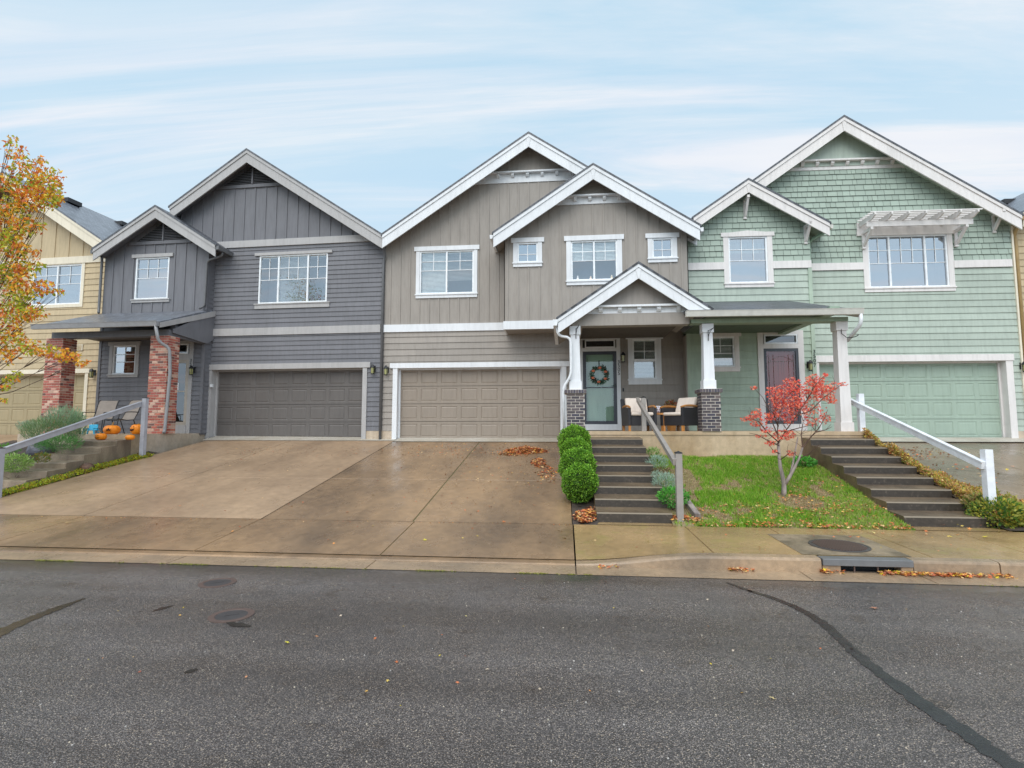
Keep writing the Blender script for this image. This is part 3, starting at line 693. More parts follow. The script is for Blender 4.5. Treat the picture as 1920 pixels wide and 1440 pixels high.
def pcolumn(par, u, v, z0, zt, name='porch_column', brick=True, mat='white', zbr=None):
    m = MB(); zb = zbr if brick else z0
    m.box(u-.14, u+.14, v-.14, v+.14, zb, zb+.20)
    r0, r1 = (.118, .10); a = zb+.20; b = zt-.20
    m.mesh([(u-r0, v-r0, a), (u+r0, v-r0, a), (u+r0, v+r0, a), (u-r0, v+r0, a), (u-r1, v-r1, b), (u+r1, v-r1, b), (u+r1, v+r1, b), (u-r1, v+r1, b)], [(0,1,5,4), (1,2,6,5), (2,3,7,6), (3,0,4,7)])
    m.box(u-.125, u+.125, v-.125, v+.125, b, zt)
    c = m.build(name, mat, par)
    if brick:
        k = bricks(u-.20, u+.20, v-.20, v+.20, z0, zbr-.085, DARKB, 'mortargray', par, 'brick_pier', bw=.19, bh=.0665); 
        m = MB(); rnd = random.Random(2)
        for f in range(2):
            n = 8
            for i in range(n):
                a = -.245+i*.49/n; m.box(u+a+.004, u+a+.49/n-.004, v-.245, v+.245, zbr-.082, zbr-.006, mul(rnd.choice(DARKB), 1.2)) if f == 0 else None
            m2 = m
        for i in range(8):
            a = -.245+i*.49/8; m.box(u-.2475, u-.21, v+a+.004, v+a+.49/8-.004, zbr-.080, zbr-.008, mul(rnd.choice(DARKB), 1.2))
        m.build('brick_cap', 'brick', par); q = MB(); q.box(u-.238, u+.238, v-.238, v+.238, zbr-.086, zbr-.001); q.build('mortar', 'mortargray', k)
    return c
zbr = FM.Z(1329, 729, -3.45)
cL, cR = FM.U(1081, -3.3, 760)-.02, FM.U(1334.5, -3.5, 770)-.0
pcolumn(HM, cL, -3.28, pz, beamb, zbr=zbr); pcolumn(HM, cR, -3.28, pz, beamb, zbr=zbr)
hook(HM, (cL+.02, -3.40, FM.Z(1080, 616, -3.4)), 1); hook(HM, (cR+.0, -3.40, FM.Z(1331, 619, -3.4)), 1)

# =================================================================== GREEN HOUSE
FG = Frame(3.45, 15.7, 1.5)
HG = empty('row_house', FG.loc, FG.a)
tag(HG, 'sage green row house with shingled gables and a trellis over its wide window', 'house', 'row houses along the street')
GV = -.3
WG = FG.U(1907, 0, 560)
gjs = FG.U(1521, GV, 520)
gpk, gre = FG.px(1582, 219, -.4), FG.px(1915, 403, -.4); gle = (max(-.1, 2*gpk[0]-gre[0]), 0); gle = (gle[0], gpk[1]+(FG.px(1410, 341, -.4)[1]-gpk[1])*(gpk[0]-gle[0])/(gpk[0]-FG.px(1410, 341, -.4)[0]))
spk, sle, sre = FG.px(1403, 337, -.68), FG.px(1300, 408, -.68), FG.px(1555, 418, -.68)
gle_full = gle; gle = (spk[0]+.2, line_z(gpk, gle_full, spk[0]+.2))
gbt, gbb = FG.Z(1400, 491.5, GV), FG.Z(1400, 505, GV); gbt2, gbb2 = FG.Z(1845, 488, 0), FG.Z(1845, 501.5, 0)
sw = (FG.U(1366, GV, 490), FG.Z(1402, 531, GV), FG.U(1439, GV, 490), FG.Z(1402, 444, GV))
bw_ = (FG.U(1627, 0, 490), FG.Z(1702, 539, 0), FG.U(1777, 0, 490), FG.Z(1702, 441, 0))
Gz0, Gz1 = FG.Z(1740, 821.5, .2), FG.Z(1740, 679, .2); Gu0, Gu1 = FG.U(1531, .2, 750), FG.U(1878.5, .2, 760)
gws = (FG.U(1325, GV, 660), FG.Z(1350, 688, GV), FG.U(1377.5, GV, 660), FG.Z(1350, 631, GV))
gst = (FG.U(1433, GV, 720), FG.Z(1465, 795, GV), FG.U(1498.5, GV, 720), FG.Z(1465, 653.5, GV))
gtr = (FG.U(1431.5, GV, 636), FG.Z(1463, 645, GV), FG.U(1494, GV, 636), FG.Z(1463, 627.5, GV))
m = MB(); wall(m, [(0, gbb-.02), (gjs, gbb-.02), (gjs, ew(spk, sre, gjs)), (spk[0], spk[1]-.13), (0, ew(spk, sle, 0))], GV, [sw, (-1, 0, 9, gbt-.05)], 'shake', .165, gbt)
m.box(gjs-.02, gjs, GV, 0, 1.5, ew(spk, sre, gjs), SHK); m.build('shingle_wall', 'shake', HG)
m = MB(); zr = FG.Z(1430, 563, GV)
wall(m, [(0, zr-.3), (gjs, zr-.3), (gjs, gbb+.02), (0, gbb+.02)], GV, [sw], 'lap', .185, gbb); m.build('wall', 'green', HG)
m = MB(); wall(m, [(gjs-.1, gbb2-.02), (WG, gbb2-.02), (WG, ew(gpk, gre, WG)), (gpk[0], gpk[1]-.15), (0, ew(gpk, gle_full, 0)), (0, gbt2+.4), (gjs-.1, gbt2+.3)], 0, [bw_, (gjs-.2, 0, WG+1, gbt2-.05)], 'shake', .165, gbt2); m.build('shingle_wall', 'shake', HG)
m = MB(); wall(m, [(gjs-.1, 1.62), (WG, 1.62), (WG, gbb2+.02), (gjs-.1, gbb2+.02)], 0, [bw_, (Gu0-.1, 0, Gu1+.1, Gz1+.1)], 'lap', .185, gbb2); m.build('wall', 'green', HG)
m = MB(); wall(m, [(0, 1.63), (gjs, 1.63), (gjs, zr-.28), (0, zr-.28)], GV, [gws, (gst[0]-.02, 0, gst[2]+.02, gtr[3]+.01)], 'lap', .185, 1.63); m.build('wall', 'greenwall', HG)
body(HG, [(0, .2), (WG, .2), (WG, ew(gpk, gre, WG)), (gpk[0], gpk[1]-.15), (0, ew(gpk, gle_full, 0))], 'green')
m = MB(); m.box(0, .09, GV-.04, GV, pz, zr-.3); m.build('corner_board', 'greenwall', HG); m = MB(); m.box(gjs-.09, gjs+.012, GV-.04, GV+.02, pz, gbb); m.build('corner_board', 'greenwall', HG)
m = MB(); wall(m, [(gpk[0]-4, FG.Z(1582, 321, 0)), (gpk[0]+4, FG.Z(1582, 321, 0)), (gpk[0]+4, gpk[1]), (gpk[0]-4, gpk[1])], -.045, [], 'flat')
m.v = m.v; mm = MB(); tri = clip(clip([(WG, ew(gpk, gre, WG)), (gpk[0], gpk[1]-.15), (0, ew(gpk, gle_full, 0)), (0, 2), (WG, 2)], 1, FG.Z(1582, 312, 0), True), 0, -50, True); mm.prism(tri, -.05, 0); mm.build('gable_panel', 'green', HG)
m = MB(); pass
for a in ((0, sw[0]-.14, GV, gbb, gbt), (sw[2]+.14, gjs, GV, gbb, gbt), (gjs+.02, bw_[0]-.14, 0, gbb2, gbt2), (bw_[2]+.14, WG-.09, 0, gbb2, gbt2)):
    m = MB(); m.box(a[0], a[1], a[2]-.05, a[2]+.02, a[3], a[4]); m.build('band_board', 'greentrim', HG)
gable(HG, gpk, gle, gre, -.4, 9.2, 'greentrim', sofm='greenwall'); gable(HG, spk, sle, sre, -.68, 3.5, 'greentrim', sofm='greenwall', fh=.25)
m = MB(); m.prism([(gle[0], gle[1]+.045), (gle_full[0], gle_full[1]+.045), (gle_full[0], gle_full[1]-.012), (gle[0], gle[1]-.012)], .05, 9.2); m.build('roof', 'shingle', HG, uvp=lambda p: (p[1], p[0]*1.2))
shelf(HG, FG, 1492, 1680, 301.5, 318, 0, 'greentrim', 7)
window(HG, sw, GV, 'greentrim', .14, grid=((3,), 2), gh=.48, arch=.05, headh=.12, headx=.06)
window(HG, bw_, 0, 'greentrim', .14, lites=(1, 1.75, 1), grid=((2, 3, 2), 2), gh=.5, headh=.12, headx=.14)
garage(HG, (Gu0, Gz0, Gu1, Gz1), 0, 'greentrim', 'greendoor', head=(.18, .03), cas=.18, recess=.22)
bracket(HG, spk[0], GV, spk[1]-.42, .36, .55); bracket(HG, gjs-.12, GV, FG.Z(1512, 424, GV), .38, .50)
bracket(HG, FG.U(1862, 0, 430), 0, FG.Z(1862, 402, 0), .42, .52)
gut(HG, 'alum', [(sre[0]+.05, .4, sre[1]-.04), (sre[0]+.05, -.68, sre[1]-.04)])
spout(HG, 'greengutter', [(sre[0]+.03, -.35, sre[1]-.15), (gjs+.08, -.10, sre[1]-.3), (gjs+.06, -.09, zr+.12), (gjs+.0, -.25, zr+.03)], .042)
# trellis
tz = FG.Z(1620, 426, 0); u0 = FG.U(1607, 0, 430); u1 = FG.U(1797, 0, 420)
tr = MB(); tr.box(u0-.02, u1+.02, -.045, -.002, tz-.17, tz+.12); tre = tr.build('window_trellis', 'greentrim', HG)
for k in range(7):
    tr = MB(); u = u0+.05+(u1-u0-.1)*k/6; tr.prismx([(-.05, tz-.02), (-.62, tz-.02), (-.80, tz+.06), (-.80, tz+.12), (-.05, tz+.12)], u-.02, u+.02); tr.build('rafter', 'greentrim', tre)
for k in range(6): t = MB(); y = -.14-.125*k; t.box(u0-.06, u1+.06, y-.02, y+.02, tz+.122, tz+.152); t.build('slat', 'greentrim', tre)
t = MB(); t.box(u0-.02, u1+.02, -.50, -.46, tz-.17, tz-.022); t.build('support_beam', 'greentrim', tre)
bracket(HG, u0+.12, -.04, tz-.17, .46, .46); bracket(HG, u1-.14, -.04, tz-.17, .46, .46)
# door
m = MB(); a, b = gst[0]-.15, gst[2]+.15; tz2 = FG.Z(1465, 620, GV); v = GV
m.box(a, gst[0], v-.04, v+.03, 1.635, tz2); m.box(gst[2], b, v-.04, v+.03, 1.635, tz2); m.box(gst[0], gst[2], v-.04, v+.03, gtr[3], tz2); m.box(gst[0], gst[2], v-.04, v+.03, gst[3], gtr[1]); m.box(gst[0], gst[2], v-.06, v+.1, 1.635, gst[1])
dr = m.build('front_door', 'greentrim', HG)
d = MB(); doorpanels(d, gst[0], gst[2], v+.055, gst[1], gst[3], [(.06, .40), (.47, .93)], 2); d.build('door_panel', 'reddoor', dr)
d = MB(); t = .075; vz = v-.03
d.box(gst[0], gst[0]+t, vz, v+.02, gst[1], gst[3]); d.box(gst[2]-t, gst[2], vz, v+.02, gst[1], gst[3]); d.box(gst[0]+t, gst[2]-t, vz, v+.02, gst[3]-t, gst[3]); d.box(gst[0]+t, gst[2]-t, vz, v+.02, gst[1], gst[1]+t*1.2); d.build('storm_frame', 'stormdark', dr)
M['redglass'] = m_glass('dark_storm_glass', (.95, .88, .88), .09)
d = MB(); d.face([(gst[0]+t, v-.005, gst[1]+t), (gst[2]-t, v-.005, gst[1]+t), (gst[2]-t, v-.005, gst[3]-t), (gst[0]+t, v-.005, gst[3]-t)]); d.build('storm_glass', 'redglass', dr)
M['came'] = plain('leaded_came', (.10, .07, .06), .5)
d = MB(); c0, c1, z0_, z1_ = gst[0]+t+.06, gst[2]-t-.06, gst[1]+.25, gst[3]-.17
for x in (c0, c0+.13, c1-.13, c1): d.bar((x, v-.012, z0_), (x, v-.012, z1_), .008, .008)
for z in (z0_, z0_+.2, z1_-.2): d.bar((c0, v-.012, z), (c1, v-.012, z), .008, .008)
d.tube([(c0+(c1-c0)*i/12, v-.012, z1_-.2+.15*math.sin(math.pi*i/12)) for i in range(13)], .005, 4); d.build('leaded_pattern', 'came', dr)
transom(HG, gtr, GV)
window(HG, gws, GV, 'greentrim', .12, pane='glasslow', blind=((0, .9),), room='roomdark', headh=.13, sillh=.10, grid=((2,), 2), gh=.5)
lantern(HG, FG.U(1516, GV, 690), GV, FG.Z(1516, 688, GV)-.02)
digits(HG, '3507', gjs-.035, GV-.045, FG.Z(1529, 663, GV), h=.10, step=.125)
# lantern at right edge
lantern(HG, FG.U(1915, 0, 690), 0, FG.Z(1915, 690, 0)-.02)
m = MB(); m.box(Gu1+.2, WG, -.012, .3, .9, 1.618); m.build('foundation', 'slab', HG)
m = MB(); m.box(WG-.05, WG, -.045, .02, 1.62, ew(gpk, gre, WG)); m.build('corner_board', 'tantrim', HG)
# porch roof
gv = -3.66; gz = FG.Z(1450, 583.5, gv); gu0_, gu1_ = FG.U(1288, gv, 590), FG.U(1612, gv, 580)
m = MB(); zt_ = FG.Z(1430, 561, GV); m.prismx([(gv-.02, gz+.0), (.0, zt_+.03), (.0, zt_-.03), (gv-.02, gz-.06)], gu0_, gu1_); ro = m.build('porch_roof', 'shingle', HG, uvp=lambda p: (p[0], p[1]*1.05))
M_ = MB(); M_.prismx([(gv+.03, gz-.065), (.0, zt_-.035), (.0, zt_-.06), (gv+.03, gz-.09)], gu0_+.05, gu1_-.02); M_.prismx([(gv+.03, gz-.01), (-.0, zt_+.015), (0, zt_-.14), (gv+.03, gz-.16)], gu1_-.019, gu1_+.012); M_.build('soffit', 'greentrim', HG)
gut(HG, 'alum', [(gu0_-.04, gv-.06, gz+.02), (gu1_+.03, gv-.06, gz+.02)], .13, .13)
beamg = FG.Z(1450, 604, -3.4)
cG = FG.U(1593, -3.4, 700)
m = MB(); m.box(FG.U(1296, -3.4, 600), cG+.02, -3.42, -3.14, beamg, gz-.1); m.box(cG-.22, cG, -3.14, 0, beamg+.24, beamg+.40); m.build('porch_beam', 'greendark', HG)
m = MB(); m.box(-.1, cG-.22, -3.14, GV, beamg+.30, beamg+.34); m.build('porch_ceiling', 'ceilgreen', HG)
cc = pcolumn(HG, cG-.10, -3.26, pz, beamg, brick=False, mat='greentrim')
m = MB(); x, y, z = cG-.12, -3.38, FG.Z(1584, 617, -3.38); m.tube([(x, y, z), (x+.0, y-.01, z-.10), (x+.06, y-.08, z-.2), (x+.13, y-.16, z-.22), (x+.2, y-.22, z-.2), (x+.23, y-.24, z-.17)], .009, 6); m.build('plant_hook', 'black', HG)
spout(HG, 'white_gutter', [(gu1_-.02, gv-.06, gz-.10), (gu1_-.02, gv-.06, gz-.32), (cG+.04, -3.30, gz-.62)], .04)

# =================================================================== GRAY HOUSE
FY = Frame(-5.49, 15.7, -2.0)
HY = empty('row_house', FY.loc, FY.a)
tag(HY, 'dark gray row house with red brick porch columns and a charcoal garage door', 'house', 'row houses along the street')
YV = -.3
yl = FY.U(191, YV, 590); yc = FY.U(389, YV, 540)
ypk, yre = FY.px(463, 281, -.4), FY.px(717, 441, -.4); yle = None
tpk, tle, tre_ = FY.px(292, 387, -.72), FY.px(175, 467, -.72), FY.px(404, 459, -.72)
ysl = (yre[1]-ypk[1])/(yre[0]-ypk[0]); yle = (tpk[0]+.22, ypk[1]+ysl*(ypk[0]-tpk[0]-.22))
yb1t, yb1b = FY.Z(560, 447, 0), FY.Z(560, 459.5, 0); yb2t, yb2b = FY.Z(560, 613, 0), FY.Z(560, 627, 0)
yz0, yz1 = FY.Z(545, 824.5, .2), FY.Z(545, 693, .2); yu0, yu1 = FY.U(404, .2, 760), FY.U(684.5, .2, 760)
yw = (FY.U(486, 0, 520), FY.Z(550, 568, 0), FY.U(614, 0, 520), FY.Z(550, 477.5, 0))
ysw = (FY.U(254.5, YV, 520), FY.Z(286, 561, YV), FY.U(316.5, YV, 520), FY.Z(286, 483, YV))
ypw = (FY.U(212, YV, 675), FY.Z(233, 702, YV), FY.U(255, YV, 675), FY.Z(233, 648, YV))
yst = (FY.U(303, YV, 740), FY.Z(330, 797, YV), FY.U(353, YV, 740), FY.Z(340, 675, YV))
ytr = (FY.U(306, YV, 655), FY.Z(340, 664, YV), FY.U(354, YV, 655), FY.Z(340, 645, YV))
yz = 1.54
yrf = FY.Z(290, 587, YV)
m = MB(); wall(m, [(yc, 1.62), (0, 1.62), (0, yb1b), (yc, yb1b)], 0, [yw, (yu0-.1, 0, yu1+.1, yz1+.1)], 'lap', .148, 1.62); m.build('wall', 'gray', HY)
m = MB(); wall(m, clip([(tpk[0]+.3, 2), (0, 2), (0, ew(ypk, yre, 0)), (ypk[0], ypk[1]-.15), (tpk[0]+.3, ew(ypk, yle, tpk[0]+.3))], 1, yb1t-.02, True), 0, [], 'batten', batten=.37); m.build('wall', 'gray', HY)
m = MB(); wall(m, [(yl, yrf-.3), (yc, yrf-.3), (yc, ew(tpk, tre_, yc)), (tpk[0], tpk[1]-.15), (yl, ew(tpk, tle, yl))], YV, [ysw], 'batten', batten=.37, u00=ysw[0]-.10); m.build('wall', 'gray', HY)
m = MB(); wall(m, [(yl, yz), (yc, yz), (yc, yrf-.28), (yl, yrf-.28)], YV, [ypw, (yst[0]-.02, 0, yst[2]+.02, ytr[3]+.01)], 'lap', .148, yz); m.build('wall', 'gray', HY)
m = MB()
k = 0
while 1.54+k*.148 < 7:      # side face of the projecting part, lapped boards
    z = 1.54+k*.148; zz = z+.148
    if zz < ew(tpk, tre_, yc)+.2: m.face([(yc+.014, YV+.05, z), (yc+.014, 0, z), (yc, 0, zz), (yc, YV+.05, zz)])
    k += 1
m.box(yc-.05, yc-.001, YV+.01, 0, 1.5, ew(tpk, tre_, yc)+.05); m.build('wall', 'gray', HY)
for a in ((yc-.07, yc+.02, yz, yrf-.02), (yc-.07, yc+.02, yrf+.05, ew(tpk, tre_, yc)), (yl, yl+.09, yz, yrf-.1)):
    m = MB(); m.box(a[0], a[1], YV-.03, YV+.02, a[2], a[3]); m.build('corner_board', 'gray', HY)
body(HY, [(yl, .2), (0, .2), (0, ew(ypk, yre, 0)), (ypk[0], ypk[1]-.15), (yl, ew(ypk, yle, yl))], 'gray')
m = MB(); m.box(yl, yl+.02, YV, .62, 1.0, tle[1]); m.build('wall', 'gray', HY)
m = MB(); m.box(yc+.02, -.0, -.05, .02, yb1b, yb1t); m.build('band_board', 'graytrim', HY); m = MB(); m.box(yc+.02, -.1, -.05, .02, yb2b, yb2t); m.build('band_board', 'graytrim', HY)
gable(HY, ypk, yle, yre, -.4, 9.2, 'graytrim', sofm='gray', key=False); gable(HY, tpk, tle, tre_, -.72, 3.2, 'graytrim', sofm='gray', fh=.26, key=False)
def louvre(par, F, pk, xl, xr, yb, v, mat='gray'):
    zb = F.Z((xl+xr)/2, yb, v); m = MB(); ul, ur = F.U(xl, v, yb), F.U(xr, v, yb); m.box(ul-.25, ur+.25, v-.05, v, zb-.11, zb); m.box(pk[0]-.02, pk[0]+.02, v-.08, v, zb, pk[1]-.4)
    o = m.build('gable_vent', mat, par); s = MB(); z = zb+.02
    while z < pk[1]-.5:
        w = (ur-ul)/2*(pk[1]-.35-z)/(pk[1]-.35-zb); s.bar((pk[0]-w, v-.045, z+.02), (pk[0]+w, v-.045, z+.02), .045, .006, None, (0, -.6, .8)); z += .055
    s.build('louvre_slats', mat, o); b = MB(); b.prism([(ul, zb), (ur, zb), (pk[0], pk[1]-.35)], v-.026, v-.001); b.build('vent_backing', 'dark', o)
m = MB(); q0 = (tpk[0]+.22, yle[1]); q1 = (yl-.35, ypk[1]+ysl*(ypk[0]-yl+.35)); m.prism([(q0[0], q0[1]+.045), (q1[0], q1[1]+.045), (q1[0], q1[1]-.012), (q0[0], q0[1]-.012)], .05, 9.2); m.build('roof', 'shingle', HY, uvp=lambda p: (p[1], p[0]*1.2))
louvre(HY, FY, ypk, 420, 536, 346, 0); louvre(HY, FY, tpk, 257, 347, 452, YV)
window(HY, yw, 0, 'graytrim', .10, lites=(1, 1.6, 1), grid=((2, 3, 2), 2), gh=.48, casing=False, headh=.09, headx=.05, sillh=.13, blind=((1, 1), (.0, .5), (1, 1)), pane='glassblind')
window(HY, ysw, YV, 'graytrim', .08, grid=((3,), 2), gh=.46, casing=False, headh=.11, headx=.06, sillh=.07)
window(HY, ypw, YV, 'graytrim', .12, grid=((2,), 2), gh=.52, headh=.12, headx=.04, sillh=.06, pane='glass', room='roomdark')
garage(HY, (yu0, yz0, yu1, yz1), 0, 'graytrim', 'graydoor', head=(.17, .10), cas=.14, recess=.24)
m = MB(); m.box(yu1+.14, 0, -.012, .3, .9, 1.618); m.build('foundation', 'slab', HY)
m = MB(); a, b, v = yst[0]-.1, yst[2]+.12, YV; tzz = ytr[3]+.1
m.box(a, yst[0], v-.04, v+.03, yz, tzz); m.box(yst[2], b, v-.04, v+.03, yz, tzz); m.box(yst[0], yst[2], v-.04, v+.03, ytr[3], tzz); m.box(yst[0], yst[2], v-.04, v+.03, yst[3], ytr[1]); m.box(yst[0], yst[2], v-.06, v+.1, yz, yst[1])
dr = m.build('front_door', 'graytrim', HY)
d = MB(); d.box(yst[0], yst[2], v+.05, v+.09, yst[1], yst[3]); d.build('door_panel', 'roomdark', dr)
d = MB(); t = .10; vz = v-.035
d.box(yst[0], yst[0]+t, vz, v+.02, yst[1], yst[3]); d.box(yst[2]-t, yst[2], vz, v+.02, yst[1], yst[3]); d.box(yst[0]+t, yst[2]-t, vz, v+.02, yst[3]-t, yst[3]); d.box(yst[0]+t, yst[2]-t, vz, v+.02, yst[1], yst[1]+t)
zz = FY.Z(340, 734, v); d.box(yst[0]+t, yst[2]-t, vz+.01, v+.01, zz-.015, zz+.015); d.build('storm_frame', 'beigeframe', dr)
d = MB(); d.face([(yst[0]+t, v-.005, yst[1]+t), (yst[2]-t, v-.005, yst[1]+t), (yst[2]-t, v-.005, yst[3]-t), (yst[0]+t, v-.005, yst[3]-t)]); d.build('storm_glass', 'darkglass', dr)
u, z = FY.px(331, 725, v); d = MB(); d.box(u-.09, u+.08, v-.013, v-.007, z-.12, z+.12); d.build('paper_notice', 'vinyl', dr)
transom(HY, ytr, YV)
lantern(HY, FY.U(364, YV, 690), YV, FY.Z(364, 697, YV)-.02); lantern(HY, FY.U(701.5, 0, 690), 0, FY.Z(701.5, 695, 0)-.02)
digits(HY, '3503', FY.U(357.5, YV-.04, 690), YV-.045, FY.Z(357, 679, YV), h=.10, step=.118)
m = MB(); u, z = FY.px(401, 724, .02); m.box(u-.05, u+.03, -.10, -.045, z-.04, z+.05); m.build('keypad', 'vinyl', HY)
# gutters and downspouts
gut(HY, 'darkgutter', [(tre_[0]+.05, .3, tre_[1]-.03), (tre_[0]+.05, -.72, tre_[1]-.03)], .13, .12); gut(HY, 'darkgutter', [(tle[0]-.05, -.72, tle[1]-.03), (tle[0]-.05, .3, tle[1]-.03)], .12, .11)
spout(HY, 'darkgutter', [(tre_[0]+.04, -.45, tre_[1]-.15), (tre_[0]+.02, -.42, tre_[1]-.25), (yc+.0, YV-.07, tre_[1]-.38), (yc-.02, YV-.07, yrf+.15), (yc-.16, YV-.12, yrf+.07)], .035)
spout(HY, 'darkgutter', [(tle[0]+.05, -.45, tle[1]-.15), (yl-.02, YV-.10, tle[1]-.30), (yl-.02, YV-.10, yrf+.14), (yl+.08, YV-.2, yrf+.02)], .038)
m = MB(); u, z = FY.px(720, 440, -.2); m.prism([(u-.13, z), (u+.13, z), (u+.04, z-.3), (u-.04, z-.3)], -.32, -.10); m.build('rain_head', 'darkgutter', HY)
spout(HY, 'darkgutter', [(u, -.2, z-.28), (u, -.2, z-.42), (u+.0, -.08, z-.62), (-.03, -.07, z-.8), (-.03, -.07, 1.36)], .042)
# porch
pv = -2.25; pgz = FY.Z(180, 605.5, pv)*.5+FY.Z(285, 606, pv)*.5; pu0, pu1 = FY.U(66, pv, 612), FY.U(297, pv, 610)
m = MB(); m.prismx([(pv-.02, pgz), (YV, yrf+.03), (YV, yrf-.03), (pv-.02, pgz-.06)], pu0, pu1); m.prismx([(YV, yrf+.03), (0, yrf+.09), (0, yrf-.0), (YV, yrf-.03)], yc+.02, pu1) if pu1 > yc+.02 else None
m.build('porch_roof', 'shinglepale', HY, uvp=lambda p: (p[0], p[1]*1.1))
m = MB(); m.prismx([(pv+.03, pgz-.01), (-.0, yrf+.075), (0, yrf-.10), (pv+.03, pgz-.15)], pu1-.01, pu1+.03); m.build('rake_trim', 'graytrim', HY)
gut(HY, 'graygutter', [(pu0-.03, pv-.06, pgz+.02), (pu1+.02, pv-.06, pgz+.02)], .13, .14)
pbb = FY.Z(200, 631, -1.9)
rc0, rc1 = FY.U(278, -1.85, 720), FY.U(313, -1.85, 720); lc0, lc1 = FY.U(83, -1.85, 700), FY.U(110, -1.85, 700)
m = MB(); m.box(lc0+.1, rc1-.08, -1.80, -1.55, pbb, pgz-.12); m.box(rc1-.25, rc1-.08, -1.56, YV, pbb+.002, pbb+.35); m.build('porch_beam', 'gray', HY)
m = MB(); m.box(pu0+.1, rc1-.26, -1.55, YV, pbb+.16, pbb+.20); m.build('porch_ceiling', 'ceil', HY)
m = MB(); k = 0
m.prismx([(-1.7, pgz-.10), (YV, yrf-.08), (0, yrf-.06), (0, pbb+.18), (YV, pbb+.0), (-1.7, pbb+.1)], rc1-.05, rc1-.01); m.build('porch_end_wall', 'gray', HY)
bricks(rc0, rc0+.56, -1.85, -1.42, yz, pbb, REDB, 'mortar', HY, bh=.074, bw=.175)
bricks(lc0, lc0+.56, -1.85, -1.42, yz, pbb, REDB, 'mortar', HY, bh=.074, bw=.175)
spout(HY, 'graygutter', [(pu1-.04, pv-.06, pgz-.08), P3(FY, 297, 640, -2.2), P3(FY, 318, 653, -1.98), P3(FY, 319, 700, -1.93), P3(FY, 309, 806, -1.93), P3(FY, 307, 812, -1.98)], .042)

# =================================================================== TAN HOUSES (edges)
FT = Frame(-14.62, 16.05, -3)
HT = empty('row_house', FT.loc, FT.a)
tag(HT, 'tan row house at the left edge, partly hidden by the orange tree', 'house', 'row houses along the street')
apk, are = FT.px(6, 324, -.4), FT.px(194, 452, -.4); ale = mirror(apk, are)
az0, az1 = FT.Z(90, 825, .2), FT.Z(90, 702, .2); au1 = FT.U(168, .2, 760); au0 = au1-4.88
aw = (FT.U(62, 0, 530), FT.Z(115, 571, 0), FT.U(153.5, 0, 530), FT.Z(115, 497, 0)); abt, abb = FT.Z(120, 483, 0), FT.Z(120, 495.5, 0)
al = -8.9
m = MB(); wall(m, [(al, 1.5), (0, 1.5), (0, abb), (al, abb)], 0, [aw, (au0-.1, 0, au1+.1, az1+.1)], 'lap', .20, 1.5); m.build('wall', 'tan', HT)
m = MB(); wall(m, [(al, abt-.02), (0, abt-.02), (0, ew(apk, are, 0)), (apk[0], apk[1]-.15), (al, ew(apk, ale, al))], 0, [], 'batten', batten=.56, u00=.1); m.build('wall', 'tan', HT)
body(HT, [(al, .2), (0, .2), (0, ew(apk, are, 0)), (apk[0], apk[1]-.15), (al, ew(apk, ale, al))], 'tan')
m = MB(); m.box(al, 0, -.05, .02, abb, abt); m.build('band_board', 'tantrim', HT)
gable(HT, apk, ale, are, -.4, 9.0, 'tantrim', roofm='shinglepale', fh=.32, key=False)
shelf(HT, FT, -30, 45, 375, 392, 0, 'tantrim', 4)
window(HT, aw, 0, 'tantrim', .11, lites=(1, 1), grid=((2, 2), 2), gh=.45, head=False, sill=False, blind=((0, .6), (0, .6)))
garage(HT, (au0, az0, au1, az1), 0, 'tantrim', 'tandoor', head=(.14, .06), cas=.12, recess=.16)
m = MB(); u, z = FT.px(146, 652, 0); m.box(u-.22, u+.22, -.04, 0, z-.10, z+.10)
o = m.build('wall_vent', 'tantrim', HT); m = MB(); [m.box(u-.18, u+.18, -.052, -.04, z-.08+k*.035, z-.06+k*.035) for k in range(5)]; m.build('louvre_slats', 'tan', o)
lantern(HT, FT.U(178, 0, 700), 0, FT.Z(178, 702, 0)-.02)
for i, v in enumerate((1.3, 3.6, 5.9)):
    m = MB(); d = .5; z = apk[1]-d*(apk[1]-are[1])/(are[0]-apk[0]); m.box(apk[0]+d-.2, apk[0]+d+.2, v, v+.55, z, z+.16); m.build('roof_vent', 'black', HT)

FR = Frame(FG.w(WG+.02, 0, 0).x, FG.w(WG, 0, 0).y+.1, 3)
HR = empty('row_house', FR.loc, FR.a)
tag(HR, 'tan row house cut off at the right edge, with a tan downspout', 'house', 'row houses along the street')
rpk, rle = FR.px(2085, 285, -.4), FR.px(1917, 398, -.4); rre = mirror(rpk, rle)
m = MB(); wall(m, [(0, 1.5), (8.8, 1.5), (8.8, 5.6), (rpk[0], rpk[1]-.15), (0, ew(rpk, rle, 0))], 0, [(.9, 0, 5.8, 3.5)], 'lap', .19, 1.5); m.build('wall', 'tan', HR)
body(HR, [(0, .2), (8.8, .2), (8.8, 5.6), (rpk[0], rpk[1]-.15), (0, ew(rpk, rle, 0))], 'tan')
gable(HR, rpk, rle, rre, -.4, 9.0, 'tantrim', roofm='shinglepale', key=False)
garage(HR, (.95, FR.Z(1940, 822, .2), 5.8, 3.4), 0, 'tantrim', 'tandoor')
window(HR, (2, 5, 4, 6.3), 0, 'tantrim', .1, lites=(1, 1), grid=((2, 2), 2))
gut(HR, 'tangutter', [(rle[0]-.02, -.45, rle[1]-.05), (rle[0]-.02, .3, rle[1]-.05)], .16, .17)
spout(HR, 'tangutter', [(rle[0]+.03, -.35, rle[1]-.2), (.0, -.12, rle[1]-.5), (.06, -.09, rle[1]-.7), (.06, -.09, 1.5)], .05)
